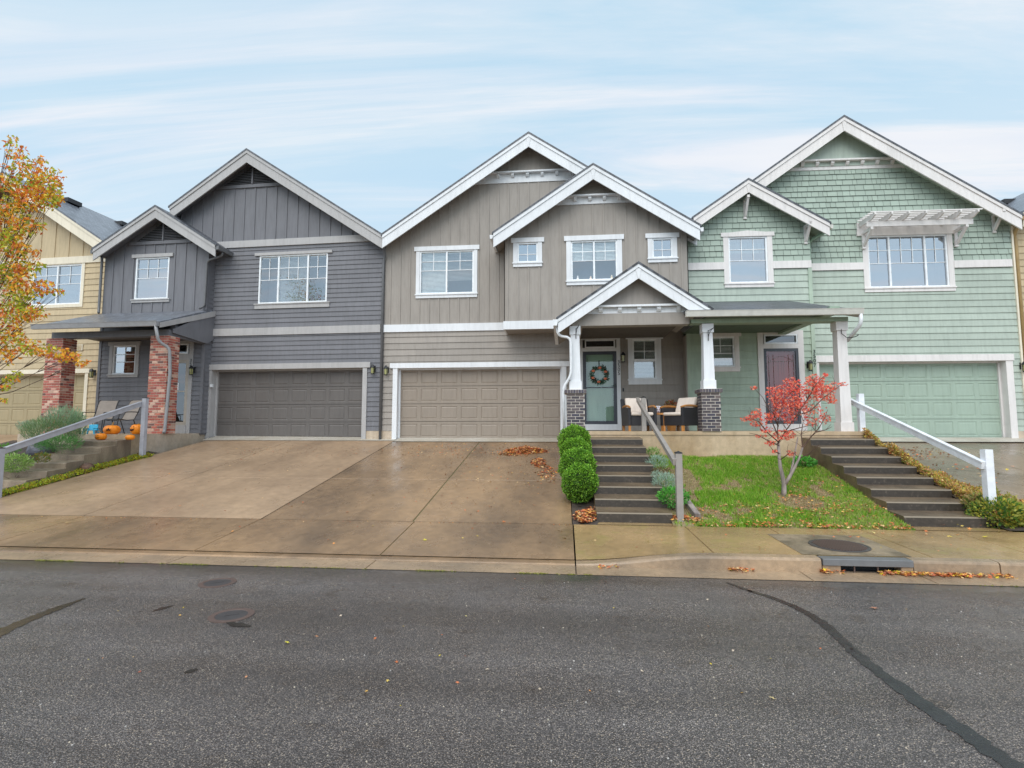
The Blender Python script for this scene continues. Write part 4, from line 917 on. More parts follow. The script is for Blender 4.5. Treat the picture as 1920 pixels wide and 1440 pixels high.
for v in (2.2, 4.2, 6.3):
    m = MB(); d = .5; z = rpk[1]-d*(rpk[1]-rle[1])/(rpk[0]-rle[0]); m.box(rpk[0]-d-.2, rpk[0]-d+.2, v, v+.5, z, z+.16); m.build('roof_vent', 'black', HR)
from mathutils import noise as mnoise
# =================================================================== GROUND
F0 = Frame(0, 0, 0)
YK, YA, YS, YG = 6.80, 6.40, 8.55, 15.32
def smooth(t): t = max(0, min(1, t)); return t*t*(3-2*t)
def kerbz(x): return .03+.13*smooth((x-.12)/1.6)*(1-smooth((x-9.5)/1.0)*.9)
def zwalk(x, y): k = kerbz(x); return k+(y-YK)/(YS-YK)*(.20-k)
def zdrive(x, y): 
    if y < YS: return zwalk(x, y)
    return .20+(min(y, YG)-YS)/(YG-YS)*1.10+max(0, (y-YG))*.17
def zlawn(x, y): return .20+(y-YS)*.255*(1-.1*smooth((y-11.5)/1.2))+.02*mnoise.noise(Vector((x*1.2, y*1.2, 0)))-.012
def zleft(x, y): return .16+(y-YS)*.25+.03*mnoise.noise(Vector((x, y, 3)))
def gridobj(name, xs, ys, zf, mat, jx=(), jy=(), gm='cord', gw=.006, depth=.012, kind=True):
    def ax(v, js):
        v = sorted(set([round(a, 4) for a in v if not any(abs(a-j) < gw*1.3 for j in js)])); o = [(a, 0) for a in v]
        for j in js: o += [(j-gw-.004, 0), (j-gw, 1), (j+gw, 1), (j+gw+.004, 0)]
        return sorted(o)
    X = ax(xs, jx); Y = ax(ys, jy); vs = []; fs = []; mi = []
    for y, gy in Y:
        for x, gx in X: vs.append((x, y, zf(x, y)-(depth if gx or gy else 0)))
    n = len(X)
    for j in range(len(Y)-1):
        for i in range(n-1):
            fs.append((j*n+i, j*n+i+1, (j+1)*n+i+1, (j+1)*n+i)); mi.append(1 if ((X[i][1] and X[i+1][1]) or (Y[j][1] and Y[j+1][1])) else 0)
    me = bpy.data.meshes.new(name); me.from_pydata(vs, [], fs); me.materials.append(M[mat]); me.materials.append(M[gm]); me.polygons.foreach_set('material_index', mi); me.update()
    o = bpy.data.objects.new(name, me); COL.objects.link(o)
    if kind: struct(o)
    return o
def fr(a, b, st): n = max(1, int(round((b-a)/st))); return [a+(b-a)*i/n for i in range(n+1)]
M['mossjoint'] = plain('mossy_joint', (.11, .11, .045), .9)
M['grassland'] = concrete('rough_grass', (.06, .09, .02), (.04, .05, .015), (.8, .9), .3)
m = MB(); m.face([(-900, -900, -.35), (900, -900, -.35), (900, 900, -.35), (-900, 900, -.35)]); struct(m.build('ground', 'grassland'))
m = MB(); m.face([(-120, -9, 0), (120, -9, 0), (120, YA, 0), (-120, YA, 0)]); struct(m.build('road', 'road'))
gridobj('gutter_pan', fr(-40, 40, 1), [YA-.0, YA+.2, YK+.02], lambda x, y: .004+(y-YA)*.02, 'kerb', jx=[-8.2, -5.0, -2.42, .12, 2.75, 4.05, 5.4, 7.5])
# kerb with a gap for the inlet
DX0, DX1 = 3.02, 4.02
def kerbseg(x0, x1, mat='kerb'):
    vs = []; fs = []; xs = fr(x0, x1, .2); 
    for x in xs:
        k = kerbz(x); r = min(.03, k*.5)
        for y, z in ((YK-.02, -.02), (YK-.012, k-r), (YK-.004, k-r*.35), (YK+r*.6, k), (YK+.15, k+.004)): vs.append((x, y, z))
    for i in range(len(xs)-1):
        for j in range(4): fs.append((i*5+j, (i+1)*5+j, (i+1)*5+j+1, i*5+j+1))
    n = len(xs)-1; fs += [tuple(range(4, -1, -1)), tuple(n*5+j for j in range(5))]
    me = bpy.data.meshes.new('kerb'); me.from_pydata(vs, [], fs); me.materials.append(M[mat]); o = bpy.data.objects.new('kerb', me); COL.objects.link(o); struct(o)
kerbseg(-40, .112, 'drive'); kerbseg(.128, DX0-.012); kerbseg(DX1+.012, 4.95); kerbseg(4.965, 40)
gridobj('driveway_apron', fr(-40, .11, .6), fr(YK+.142, YS-.006, .4), lambda x, y: zwalk(x, y), 'drive', jx=[-11.0, -8.2, -5.02, -2.42], gm='mossjoint')
gridobj('sidewalk', fr(.13, 40, .3), fr(YK+.142, YS-.006, .3), lambda x, y: zwalk(x, y), 'walk', jx=[1.82, 3.05, 4.35, 5.62, 6.9, 8.2, 9.5])
gridobj('driveway', fr(-10.95, -5.03, .5), fr(YS+.004, 15.9, .4), zdrive, 'drivegray', jx=[-8.25], jy=[11.15])
gridobj('driveway', fr(-5.01, .10, .5), fr(YS+.004, YG, .4), zdrive, 'drive', jx=[-2.45], jy=[11.15], gm='mossjoint', gw=.010)
gridobj('driveway', fr(7.10, 12.6, .5), fr(YS+.004, 15.9, .4), zdrive, 'drivegreen', jx=[9.6], jy=[11.15])
gridobj('driveway', fr(-21.5, -15.2, .5), fr(YS+.004, 16.4, .4), zdrive, 'drivegray', jx=[-18.2])
gridobj('driveway', fr(13.4, 19, .5), fr(YS+.004, 16.4, .4), zdrive, 'drivegray', jx=[-18.2][:0])
gridobj('garage_sill', fr(-5.01, .10, .5), [YG+.001, 15.55, 15.92], lambda x, y: zdrive(x, y)+.012, 'apron')
gridobj('garage_sill', fr(-11.1, -5.03, .5), [YG+.12, 15.55, 16.2], lambda x, y: zdrive(x, y)+.012, 'apron')
gridobj('garage_sill', fr(6.6, 12.6, .5), [YG+.05, 15.6, 16.0], lambda x, y: zdrive(x, y)+.03, 'apron')
gridobj('bank', fr(-32, 32, .5), fr(YS-.2, 17, .5), lambda x, y: zdrive(x, max(y, YS))-.12, 'soil')
# lawn and beds
gridobj('lawn_soil', fr(1.66, 5.155, .1), fr(YS-.0, 12.4, .1), zlawn, 'soil')
gridobj('planting_bed', fr(.112, .52, .1), fr(YS, 12.3, .2), lambda x, y: zdrive(x, y)-.005+.02*mnoise.noise(Vector((x*5, y*5, 0)))+max(0, (y-9.5))*.05, 'soil')
def zbank(x, y):
    s = 1.63-.159*max(0, (12.27-y))/.43-.10; t = max(0, min(1, (x-6.45)/.68)); return max(zdrive(x, y), .2)+max(0, s-zdrive(x, y))*(1-t)**1.3+.01+.02*mnoise.noise(Vector((x*3, y*3, 0)))
gridobj('planting_bed', fr(6.42, 7.14, .06), fr(YS+.02, 12.3, .1), zbank, 'soil')
gridobj('planting_bed', fr(-11.32, -10.955, .1), fr(YS, 13.6, .2), lambda x, y: zdrive(x, y)+.015+max(0, -10.95-x)*.12+.02*mnoise.noise(Vector((x*3, y*3, 0))), 'soil')
gridobj('planting_bed', fr(-15.18, -12.45, .3), fr(YS, 13.4, .2), lambda x, y: zleft(x, y), 'soil')
def zg(x, y):
    if y < YA: return 0
    if y < YK: return .01
    if y < YS: return zwalk(x, y)
    if 1.66 < x < 5.155: return zlawn(x, y)
    if -15.2 < x < -12.45: return zleft(x, y)
    if 6.42 < x < 7.13 and y < 12.3: return zbank(x, y)
    return zdrive(x, y)+(.02 if (.11 < x < .5 or 6.4 < x < 6.88 or -11.3 < x < -10.95) else 0)
def hit(px, py, off=0):
    r = ray(px, py); t = 2.0
    while t < 40:
        p = CAM+r*t
        if p.z <= zg(p.x, p.y)+off: return p
        t += .01
    return CAM+r*9

# steps -------------------------------------------------------------------
def steps(x0, x1, yf, zt, n, t, rise, zb, mat, label, slope=.028):
    pr = [(yf+.02, zt-.3), (yf+.0, zt-rise+slope)]; pts = []
    for k in range(1, n+1):
        yk = yf-t*k; zk = zt-rise*k; yb = yf-t*(k-1)
        pts += [(yb, zk+slope), (yk+.022, zk), (yk, zk-.018)]
    pts += [(yf-t*n, zb-.25), (yf+.02, zb-.25)]
    m = MB(); m.prismx(pts[::-1], x0, x1); o = m.build('front_steps', mat); tag(o, label, 'steps', 'front steps up to the porches')
    return o
ST = [(.50, 1.68, 12.27, 1.63, 8, .44, .159), (5.15, 6.42, 12.27, 1.63, 8, .43, .159), (-12.5, -11.3, 13.0, 1.54, 8, .45, .157)]
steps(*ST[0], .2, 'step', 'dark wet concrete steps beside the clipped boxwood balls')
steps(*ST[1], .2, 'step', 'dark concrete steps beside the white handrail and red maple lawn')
steps(*ST[2], .2, 'stepgray', 'weathered brown concrete steps below the carved pumpkins')
def stz(i, x, y):
    x0, x1, yf, zt, n, t, r = ST[i]; k = math.floor((yf-y)/t)+1; return zt-r*k
# porch slabs ---------------------------------------------------------------
m = MB(); m.box(.05, 6.55, 12.27, 15.75, .75, 1.63); m.box(.05, 6.55, 12.25, 12.27, 1.55, 1.626)
tag(m.build('porch_platform', 'slabbrown'), 'long raised concrete porch platform shared by the taupe and green houses', 'porch platform')
m = MB(); m.box(-14.6, -11.3, 13.0, 15.9, .6, 1.54); tag(m.build('porch_platform', 'slab'), 'raised pale concrete porch platform under the brick columns', 'porch platform')
gridobj('step_landing', [.5, 1.1, 1.7], [YS-.01, YS+.25], lambda x, y: .206, 'walk')
gridobj('step_landing', [5.15, 5.8, 6.45], [YS-.01, YS+.32], lambda x, y: .206, 'walk')
gridobj('step_landing', [-12.5, -11.3], [YS-.01, 9.45], lambda x, y: .20+(y-YS)*.05, 'stepgray')

# handrails ---------------------------------------------------------------------
def handrail(label, X, lo, up, r0, r1, mat, cap, side=-1, pw=.10, capmat='black', rw=.05, rh=.10):
    """lo/up: (Y, zbase, ztop); r0/r1: (Y,z) of the rail ends"""
    h = empty('handrail', (X, lo[0], lo[1])); tag(h, label, 'handrail', 'handrails beside the front steps')
    for Y, a, b in (lo, up):
        m = MB(); m.box(-pw/2, pw/2, Y-lo[0]-pw/2, Y-lo[0]+pw/2, a-lo[1]-.25, b-lo[1]); p = m.build('post', mat, h, bevel=.004)
        c = MB(); q = pw/2+.004
        y = Y-lo[0]; z = b-lo[1]
        if cap == 'pyr': c.box(-q, q, y-q, y+q, z, z+.015); c.mesh([(-q, y-q, z+.015), (q, y-q, z+.015), (q, y+q, z+.015), (-q, y+q, z+.015), (0, y, z+.04)], [(0,1,4), (1,2,4), (2,3,4), (3,0,4)])
        else: c.box(-q+.006, q-.006, y-q+.006, y+q-.006, z, z+.02)
        c.build('post_cap', capmat, p)
    xo = side*(pw/2+rw/2)
    m = MB(); a = (xo, r0[0]-lo[0], r0[1]-lo[1]); b = (xo, r1[0]-lo[0], r1[1]-lo[1]); m.bar(a, b, rw, rh); r_ = m.build('rail', mat, h, bevel=.004)
    m = MB(); up_ = (Vector(b)-Vector(a)).cross(Vector((1, 0, 0))).normalized(); up_ = up_ if up_.z > 0 else -up_
    m.bar(Vector(a)+up_*(rh/2+.012), Vector(b)+up_*(rh/2+.012), rw+.025, .024); m.build('top_cap', mat, r_, bevel=.003)
    return h
zz = lambda x, y, Y: F0.px(x, y, Y)[1]
handrail('taupe handrail with black post caps beside the dark middle steps', 1.80, (8.78, .22, zz(1268, 850, 8.78)), (12.45, 1.0, zz(1203, 746, 12.45)), (8.74, zz(1258, 868, 8.74)), (12.95, zz(1192, 750, 12.95)), 'post_gray', 'pyr', side=-1, rw=.045, rh=.085)
handrail('white handrail with two posts above the yellow ground cover', 6.52, (9.03, .35, zz(1840, 845, 9.03)), (12.5, 1.2, zz(1610, 740, 12.5)), (9.0, zz(1845, 874, 9.0)), (13.0, zz(1588, 748, 13.0)), 'post_white', 'flat', side=-1, capmat='post_white', pw=.115)
handrail('pale gray handrail crossing in front of the carved pumpkins', -10.98, (9.46, .25, zz(2, 841, 9.46)), (13.02, 1.0, zz(268, 747, 13.02)), (9.5, zz(10, 850, 9.5)), (12.98, zz(263, 758, 12.98)), 'post_lgray', 'flat', side=-1, capmat='black', pw=.11)

# storm inlet, manhole, valve covers ---------------------------------------------------
h = empty('storm_drain', (DX0, YK, 0)); tag(h, 'steel-topped storm drain opening in the kerb full of leaves', 'storm drain')
kz = kerbz(3.5); L = DX1-DX0
m = MB(); m.box(0, L, -.035, .13, kz-.075, kz+.004); m.build('steel_plate', 'steel', h, bevel=.006)
m = MB(); m.box(0, .2, -.018, .2, -.05, kz-.076); m.build('opening_cheek', 'kerb', h); m = MB(); m.box(L-.13, L, -.018, .2, -.05, kz-.076); m.build('opening_cheek', 'kerb', h)
m = MB(); m.box(.2, L-.13, .12, .2, -.3, kz-.08); m.box(.2, L-.13, -.02, .119, -.05, .012); m.build('opening', 'dark', h)
for x in (.36, .62): m = MB(); m.bar((x, 0, .0), (x, 0, kz-.076), .014, .014); m.build('bar', 'rust', h)
M['grit'] = concrete('rough_patch_concrete', (.33, .25, .16), (.15, .115, .07), (.4, .7), 4, .9)
gridobj('inlet_slab', fr(DX0-.15, DX1+.1, .3), fr(YK+.16, YS-.45, .2), lambda x, y: zwalk(x, y)+.004, 'grit')
mc = G(1573, 1023, .18); r = .352
h = empty('manhole_cover', (mc.x, mc.y, zwalk(mc.x, mc.y)+.006)); tag(h, 'round ribbed cast iron manhole cover in the sidewalk above the storm drain', 'manhole cover')
sl_ = math.atan((zwalk(mc.x, mc.y+.5)-zwalk(mc.x, mc.y))/.5); h.rotation_euler = (sl_, 0, 0)
m = MB(); m.lathe([(r, -.01), (r, .006), (r-.03, .008), (r-.032, .004)], 40); m.build('rim', 'iron', h)
for k in range(19):
    x = -r+.05+k*(2*r-.1)/18; q = math.sqrt(max(0, (r-.05)**2-x*x))
    if q > .04: m = MB(); m.box(x-.009, x+.009, -q, q, .0045, .012); m.build('rib', 'rust', h)
for i, (px, py, rad, lb) in enumerate(((408, 1093, .19, 'rusty round valve cover in the asphalt nearer the gray driveway'), (434, 1154, .19, 'rusty round valve cover in the asphalt nearer the camera'))):
    p = G(px, py, 0); h = empty('valve_cover', (p.x, p.y, 0)); tag(h, lb, 'valve cover', 'valve covers in the road')
    m = MB(); m.lathe([(rad, -.01), (rad, .005), (rad-.05, .006), (rad-.052, .003)], 36); m.build('ring', 'rust', h)
    m = MB(); m.lathe([(rad-.055, -.01), (rad-.055, .0045), (rad-.06, .005)], 36); m.box(-.06, .06, -.008, .008, .005, .009); l = m.build('lid', 'iron', h); l.rotation_euler = (0, 0, .6)
# sealed crack and puddle ----------------------------------------------------------
M['tar'] = concrete('wet_tar_seam', (.024, .024, .027), (.010, .010, .012), (.16, .35), 4, .6)
M['puddle'] = concrete('dark_puddle', (.035, .028, .02), (.02, .016, .012), (.06, .25), 4, .4)
def ribbon(name, pts, mat, z=.004):
    P = [(G(x, y, 0), w) for x, y, w in pts]; Q = []
    for i in range(len(P)-1):
        a, b = P[i], P[i+1]; p0 = P[max(i-1, 0)][0]; p3 = P[min(i+2, len(P)-1)][0]
        for k in range(10):
            t = k/10; q = .5*((2*a[0])+(b[0]-p0)*t+(2*p0-5*a[0]+4*b[0]-p3)*t*t+(-p0+3*a[0]-3*b[0]+p3)*t**3); Q.append((q, a[1]+(b[1]-a[1])*t))
    Q.append(P[-1]); m = MB(); vs = []; rn = random.Random(4)
    for i, (q, w) in enumerate(Q):
        d = (Q[min(i+1, len(Q)-1)][0]-Q[max(i-1, 0)][0]).normalized(); n = Vector((-d.y, d.x, 0)); a = w*rn.uniform(.75, 1.25)/2; b = w*rn.uniform(.75, 1.25)/2
        vs += [(q.x+n.x*a, q.y+n.y*a, z), (q.x-n.x*b, q.y-n.y*b, z)]
    m.mesh(vs, [(2*i, 2*i+1, 2*i+3, 2*i+2) for i in range(len(Q)-1)]); return struct(m.build(name, mat))
ribbon('tar_seam', [(1362, 1092, .02), (1405, 1108, .05), (1450, 1122, .07), (1500, 1143, .08), (1545, 1170, .09), (1580, 1203, .09), (1620, 1238, .10), (1690, 1292, .11), (1790, 1362, .12), (1900, 1440, .12), (2050, 1560, .12)], 'tar')
ribbon('puddle', [(-160, 1260, .10), (-60, 1218, .14), (0, 1186, .15), (60, 1160, .12), (110, 1140, .10), (160, 1122, .02)], 'puddle')
ribbon('puddle', [(285, 1147, .01), (305, 1141, .07), (325, 1136, .01)], 'puddle'); ribbon('puddle', [(425, 1167, .02), (445, 1172, .09), (470, 1175, .02)], 'puddle'); ribbon('puddle', [(345, 1262, .02), (357, 1259, .06), (370, 1255, .02)], 'puddle')
m = MB(); a = hit(1288, 945); b = hit(1303, 972); m.bar(a+Vector((0, 0, .03)), b+Vector((.03, -.05, .03)), .09, .1); tag(m.build('timber_edging', 'bark'), 'short dark timber edging at the lower left corner of the lawn', 'edging board')

# boulders
def rock(name, px, py, s, mat, label, sd):
    p = hit(px, py); m = MB(); rn = random.Random(sd); import bmesh as bm_
    b = bm_.new(); bm_.ops.create_icosphere(b, subdivisions=3, radius=1)
    for v in b.verts:
        n = mnoise.noise(v.co*1.3+Vector((sd, 0, 0))); f = 1+.35*n; f = min(f, 1.05); v.co = Vector((v.co.x*s[0], v.co.y*s[1], v.co.z*s[2]))*f
    me = bpy.data.meshes.new(name); b.to_mesh(me); b.free(); me.materials.append(M[mat]); o = bpy.data.objects.new(name, me); COL.objects.link(o); o.location = (p.x, p.y, p.z+s[2]*.35); tag(o, label, 'rock'); return o
rock('boulder', 76, 850, (.30, .24, .22), 'rock', 'blue gray boulder under the lavender bush by the left steps', 3)
rock('stone', 163, 882, (.17, .12, .13), 'rockbrown', 'rusty brown stone leaning against the side of the left steps', 8)
rock('stone', 224, 855, (.20, .10, .07), 'rockbrown', 'flat dark brown stone near the gray handrail post', 5)
# =================================================================== FOLIAGE
rn = random.Random(11)
def rv(): 
    while True:
        v = Vector((rn.uniform(-1, 1), rn.uniform(-1, 1), rn.uniform(-1, 1)))
        if .05 < v.length < 1: return v
def leaf(m, p, s, c, d=None, w=.5, fold=.0):
    d = (d or rv()).normalized(); a = d.cross(rv()).normalized()
    m.face([p, p+d*s*.5+a*s*w*.5, p+d*s, p+d*s*.5-a*s*w*.5], c)
def maple(m, p, s, c, n=None, flat=False, pts=5):
    n = (n or rv()).normalized(); a = n.orthogonal().normalized(); b = n.cross(a); rot = rn.uniform(0, 6.28); vs = []
    for k in range(pts*2-1):
        an = rot+(k-(pts-1))*(2.3/(pts-1)); r = s*(1 if k % 2 == 0 else .42)*(1-.25*abs(k-(pts-1))/(pts-1)); vs.append(p+a*math.cos(an)*r+b*math.sin(an)*r)
    vs.append(p-a*math.cos(rot)*s*.15-b*math.sin(rot)*s*.15); 
    cc = p; o = len(m.v); n_ = len(vs); m.mesh([cc]+vs, [(0, i+1, (i+1) % n_+1) for i in range(n_)], c)
def var(c, k=.25): f = rn.uniform(1-k, 1+k); return tuple(max(0, min(1, x*f)) for x in c)
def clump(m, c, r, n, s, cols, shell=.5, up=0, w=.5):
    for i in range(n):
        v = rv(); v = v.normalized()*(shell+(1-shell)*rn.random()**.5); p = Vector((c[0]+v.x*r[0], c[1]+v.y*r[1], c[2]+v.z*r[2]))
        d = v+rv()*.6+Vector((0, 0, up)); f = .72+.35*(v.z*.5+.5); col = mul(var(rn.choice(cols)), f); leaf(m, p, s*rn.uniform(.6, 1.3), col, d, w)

# boxwood balls
BOX = [(.16, .36, .03), (.22, .44, .035), (.12, .29, .022), (.32, .54, .06), (.08, .20, .016)]
prof = [(1087, 905, 9.72, .285, 'lowest and brightest boxwood ball, closest to the sidewalk'), (1083, 874, 10.28, .27, 'clipped boxwood ball, second up from the sidewalk'), (1080, 851, 10.85, .275, 'clipped boxwood ball, third up from the sidewalk'), (1077, 829, 11.5, .28, 'topmost boxwood ball in front of the dark brick pier')]
def boxwood_mesh():
    m = MB()
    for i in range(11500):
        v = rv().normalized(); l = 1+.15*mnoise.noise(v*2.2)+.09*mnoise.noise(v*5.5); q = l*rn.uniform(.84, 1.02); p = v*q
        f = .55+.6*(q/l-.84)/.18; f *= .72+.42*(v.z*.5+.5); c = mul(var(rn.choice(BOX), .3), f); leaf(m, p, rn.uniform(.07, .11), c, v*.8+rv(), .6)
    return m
bx0 = None
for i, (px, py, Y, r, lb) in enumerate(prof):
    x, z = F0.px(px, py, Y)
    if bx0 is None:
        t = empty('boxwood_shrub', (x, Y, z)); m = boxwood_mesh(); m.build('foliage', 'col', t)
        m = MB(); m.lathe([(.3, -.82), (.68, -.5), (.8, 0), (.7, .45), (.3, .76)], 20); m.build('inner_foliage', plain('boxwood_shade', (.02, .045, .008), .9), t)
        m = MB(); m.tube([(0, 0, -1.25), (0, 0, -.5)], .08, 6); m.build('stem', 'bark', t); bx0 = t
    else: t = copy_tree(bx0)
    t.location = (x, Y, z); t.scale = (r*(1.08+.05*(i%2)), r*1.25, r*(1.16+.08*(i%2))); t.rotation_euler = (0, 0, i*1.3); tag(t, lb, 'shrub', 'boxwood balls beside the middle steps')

# perennial plants
def plant(name, label, cat, parts, stems=None, group=None):
    """parts: list of (px,py,Y or None,rx,rz px radii,n,leafsize,cols,up,w)"""
    o0 = None; t = None; m = MB()
    for (px, py, Y, rx, rz, n, s, cols, up, w) in parts:
        if Y is None: p = hit(px, py+rz*.8); Y = p.y
        x, z = F0.px(px, py, Y); sc_ = Y/1000*1.02
        if t is None:
            o0 = Vector((x, Y, zg(x, Y))); t = empty(name, o0)
        clump(m, Vector((x, Y, z))-o0, (rx*sc_, rx*sc_*.8, rz*sc_), n, s, cols, .35, up, w)
    m.build('foliage', 'col', t); b = MB()
    for k in range(7):
        a = rn.uniform(0, 6.28); rr = rx*sc_*.6; b.tube([(0, 0, -.05), (rr*math.cos(a)*.4, rr*math.sin(a)*.4, rz*sc_*.7), (rr*math.cos(a), rr*math.sin(a), rz*sc_*1.3)], [.008, .005, .002], 5)
    b.build('stems', 'twig', t); return tag(t, label, cat, group)
GR = [(.12, .42, .05), (.18, .54, .09), (.08, .30, .05)]; LAV = [(.38, .52, .40), (.28, .42, .30), (.46, .58, .48)]; OLV = [(.26, .44, .10), (.18, .34, .08), (.34, .48, .16)]
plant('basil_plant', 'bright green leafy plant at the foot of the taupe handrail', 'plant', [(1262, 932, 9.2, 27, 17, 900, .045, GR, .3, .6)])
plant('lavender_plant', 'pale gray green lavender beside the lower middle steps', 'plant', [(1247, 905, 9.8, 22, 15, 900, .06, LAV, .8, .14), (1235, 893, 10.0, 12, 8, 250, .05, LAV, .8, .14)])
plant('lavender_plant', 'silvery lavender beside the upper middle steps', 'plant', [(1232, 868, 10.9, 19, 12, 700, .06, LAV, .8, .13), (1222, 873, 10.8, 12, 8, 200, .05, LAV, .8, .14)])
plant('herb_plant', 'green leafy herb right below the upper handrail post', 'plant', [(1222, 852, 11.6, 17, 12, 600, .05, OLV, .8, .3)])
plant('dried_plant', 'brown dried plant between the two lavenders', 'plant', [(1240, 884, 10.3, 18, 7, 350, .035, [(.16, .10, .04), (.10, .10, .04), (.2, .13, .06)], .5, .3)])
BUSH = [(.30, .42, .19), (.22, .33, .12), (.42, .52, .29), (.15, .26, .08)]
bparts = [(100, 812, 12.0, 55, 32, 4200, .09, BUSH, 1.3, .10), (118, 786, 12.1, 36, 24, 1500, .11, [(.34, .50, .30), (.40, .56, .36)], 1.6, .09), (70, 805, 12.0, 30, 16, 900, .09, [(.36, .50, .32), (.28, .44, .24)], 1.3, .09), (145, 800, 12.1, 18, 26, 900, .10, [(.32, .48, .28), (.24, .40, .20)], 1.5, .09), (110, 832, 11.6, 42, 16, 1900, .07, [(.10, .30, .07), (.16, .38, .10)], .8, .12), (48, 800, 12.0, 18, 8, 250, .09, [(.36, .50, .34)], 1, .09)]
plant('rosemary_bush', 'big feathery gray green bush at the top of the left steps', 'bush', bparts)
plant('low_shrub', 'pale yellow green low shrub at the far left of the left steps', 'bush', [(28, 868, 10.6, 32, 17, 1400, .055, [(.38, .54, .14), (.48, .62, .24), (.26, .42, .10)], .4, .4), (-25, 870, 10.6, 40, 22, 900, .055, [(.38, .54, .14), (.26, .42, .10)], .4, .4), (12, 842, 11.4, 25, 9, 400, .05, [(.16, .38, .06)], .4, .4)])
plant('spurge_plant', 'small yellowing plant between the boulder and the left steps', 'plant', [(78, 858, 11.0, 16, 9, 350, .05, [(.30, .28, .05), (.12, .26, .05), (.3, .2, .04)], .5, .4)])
# ground cover strips (uncountable)
def strip(name, label, pts, cols, n, s, rz, wid, w=.5, up=.3):
    m = MB(); L = [Vector((x, y, 0)) for x, y in pts]
    for i in range(n):
        k = rn.random()*(len(L)-1); a = int(k); p = L[a].lerp(L[a+1], k-a)
        dens = mnoise.noise(Vector((p.x*2.1, p.y*2.1, 7)))
        if dens < rn.uniform(-.75, -.12): continue
        q = p+Vector((rn.uniform(-wid, wid), rn.uniform(-.12, .12), 0)); zz_ = max(zg(q.x, q.y), 0)+rn.random()**1.5*rz*(.6+max(0, dens)); q.z = zz_
        leaf(m, q, s*rn.uniform(.6, 1.3), mul(var(rn.choice(cols), .3), .7+.4*rn.random()), rv()+Vector((0, 0, up)), w)
    o = m.build(name, 'col'); tag(o, label, 'ground cover', None, 'stuff'); return o
SED = [(.52, .56, .03), (.40, .52, .03), (.62, .54, .03), (.24, .42, .05), (.50, .26, .04), (.12, .09, .04)]
strip('sedum_groundcover', 'yellow green sedum strip between the left steps and gray driveway', [(-11.1, 8.7), (-11.1, 9.6), (-11.09, 10.5), (-11.1, 11.5), (-11.1, 12.4), (-11.0, 13.2)], SED, 20000, .035, .075, .16)
OR = [(.72, .42, .10), (.62, .46, .08), (.76, .52, .24), (.45, .20, .07), (.26, .32, .06), (.70, .36, .18), (.62, .54, .12)]
strip('euonymus_groundcover', 'orange and yellow leafy ground cover along the right steps', [(6.80, 12.3), (6.84, 11.6), (6.88, 10.8), (6.92, 10.0), (6.94, 9.3), (6.9, 8.9)], OR, 64000, .046, .24, .46, .6)
plant('euonymus_shrub', 'yellow and green variegated shrub at the foot of the white handrail', 'bush', [(1872, 965, 8.95, 42, 26, 2400, .055, [(.10, .20, .03), (.30, .36, .06), (.44, .44, .10), (.07, .15, .04), (.52, .46, .06)], .3, .6), (1905, 968, 8.9, 24, 20, 900, .055, [(.30, .36, .06), (.5, .44, .08)], .3, .6), (1835, 945, 9.2, 22, 15, 700, .05, [(.34, .34, .08), (.14, .2, .05), (.42, .3, .12)], .3, .6), (1862, 928, 9.2, 8, 18, 160, .045, [(.44, .42, .10)], .6, .6), (1895, 938, 9.1, 8, 12, 120, .045, [(.44, .40, .10)], .6, .6)])

# lawn grass
m = MB(); DRY = [(.50, .36, .20), (.40, .28, .14), (.60, .46, .28), (.34, .34, .10)]; GRS = [(.18, .42, .02), (.27, .53, .03), (.13, .33, .02), (.34, .56, .06)]; YG_ = [(.40, .50, .08), (.48, .52, .14)]
for i in range(78000):
    x = rn.uniform(1.68, 5.14); y = rn.uniform(YS+.02, 12.26)
    if x < 1.95+.0*y and y < 11.9 and rn.random() < .8: continue
    n = mnoise.noise(Vector((x*1.9, y*1.5, 1)))+.7*mnoise.noise(Vector((x*5, y*4, 2)))+.5*mnoise.noise(Vector((x*13, y*11, 4)))
    tr_ = math.hypot((x-3.95)*.8, y-9.55); bare = (n < -.42) or (tr_ < .30+.1*n) or (x < 2.5 and 9.0 < y < 11.2 and n < .0+(2.5-x)*.7)
    n -= .42*smooth((x-3.2)/1.3)*(.6+.8*smooth((10.6-y)/1.5))
    if bare:
        if rn.random() < .35: continue
        c = rn.choice(DRY)
    elif n < -.02: c = rn.choice(GRS+YG_+DRY[:1]+YG_)
    else: c = rn.choice(GRS+YG_[:1])
    h = rn.uniform(.025, .06)*(1+max(0, n)*1.2)*(.5 if bare else 1); z = zlawn(x, y); a = rn.uniform(0, 6.28); w = .006; lx, ly = rn.uniform(-.5, .5)*h, rn.uniform(-.5, .5)*h
    m.face([(x-w*math.cos(a), y-w*math.sin(a), z), (x+w*math.cos(a), y+w*math.sin(a), z), (x+lx, y+ly, z+h)], mul(var(c, .3), .9))
tag(m.build('grass', 'col'), 'short green lawn grass with bare brown patches around the red maple', 'grass', None, 'stuff')
M['strawsoil'] = concrete('straw_covered_soil', (.36, .26, .15), (.17, .15, .06), (.7, .9), 5, .9)
for o in bpy.data.objects:
    if o.name.startswith('lawn_soil'): o.data.materials[0] = M['strawsoil']
plant('clover_plant', 'dark green broad leaved weed patch beside the top right steps', 'plant', [(1508, 866, 11.4, 18, 8, 500, .05, GR, .3, .7)])

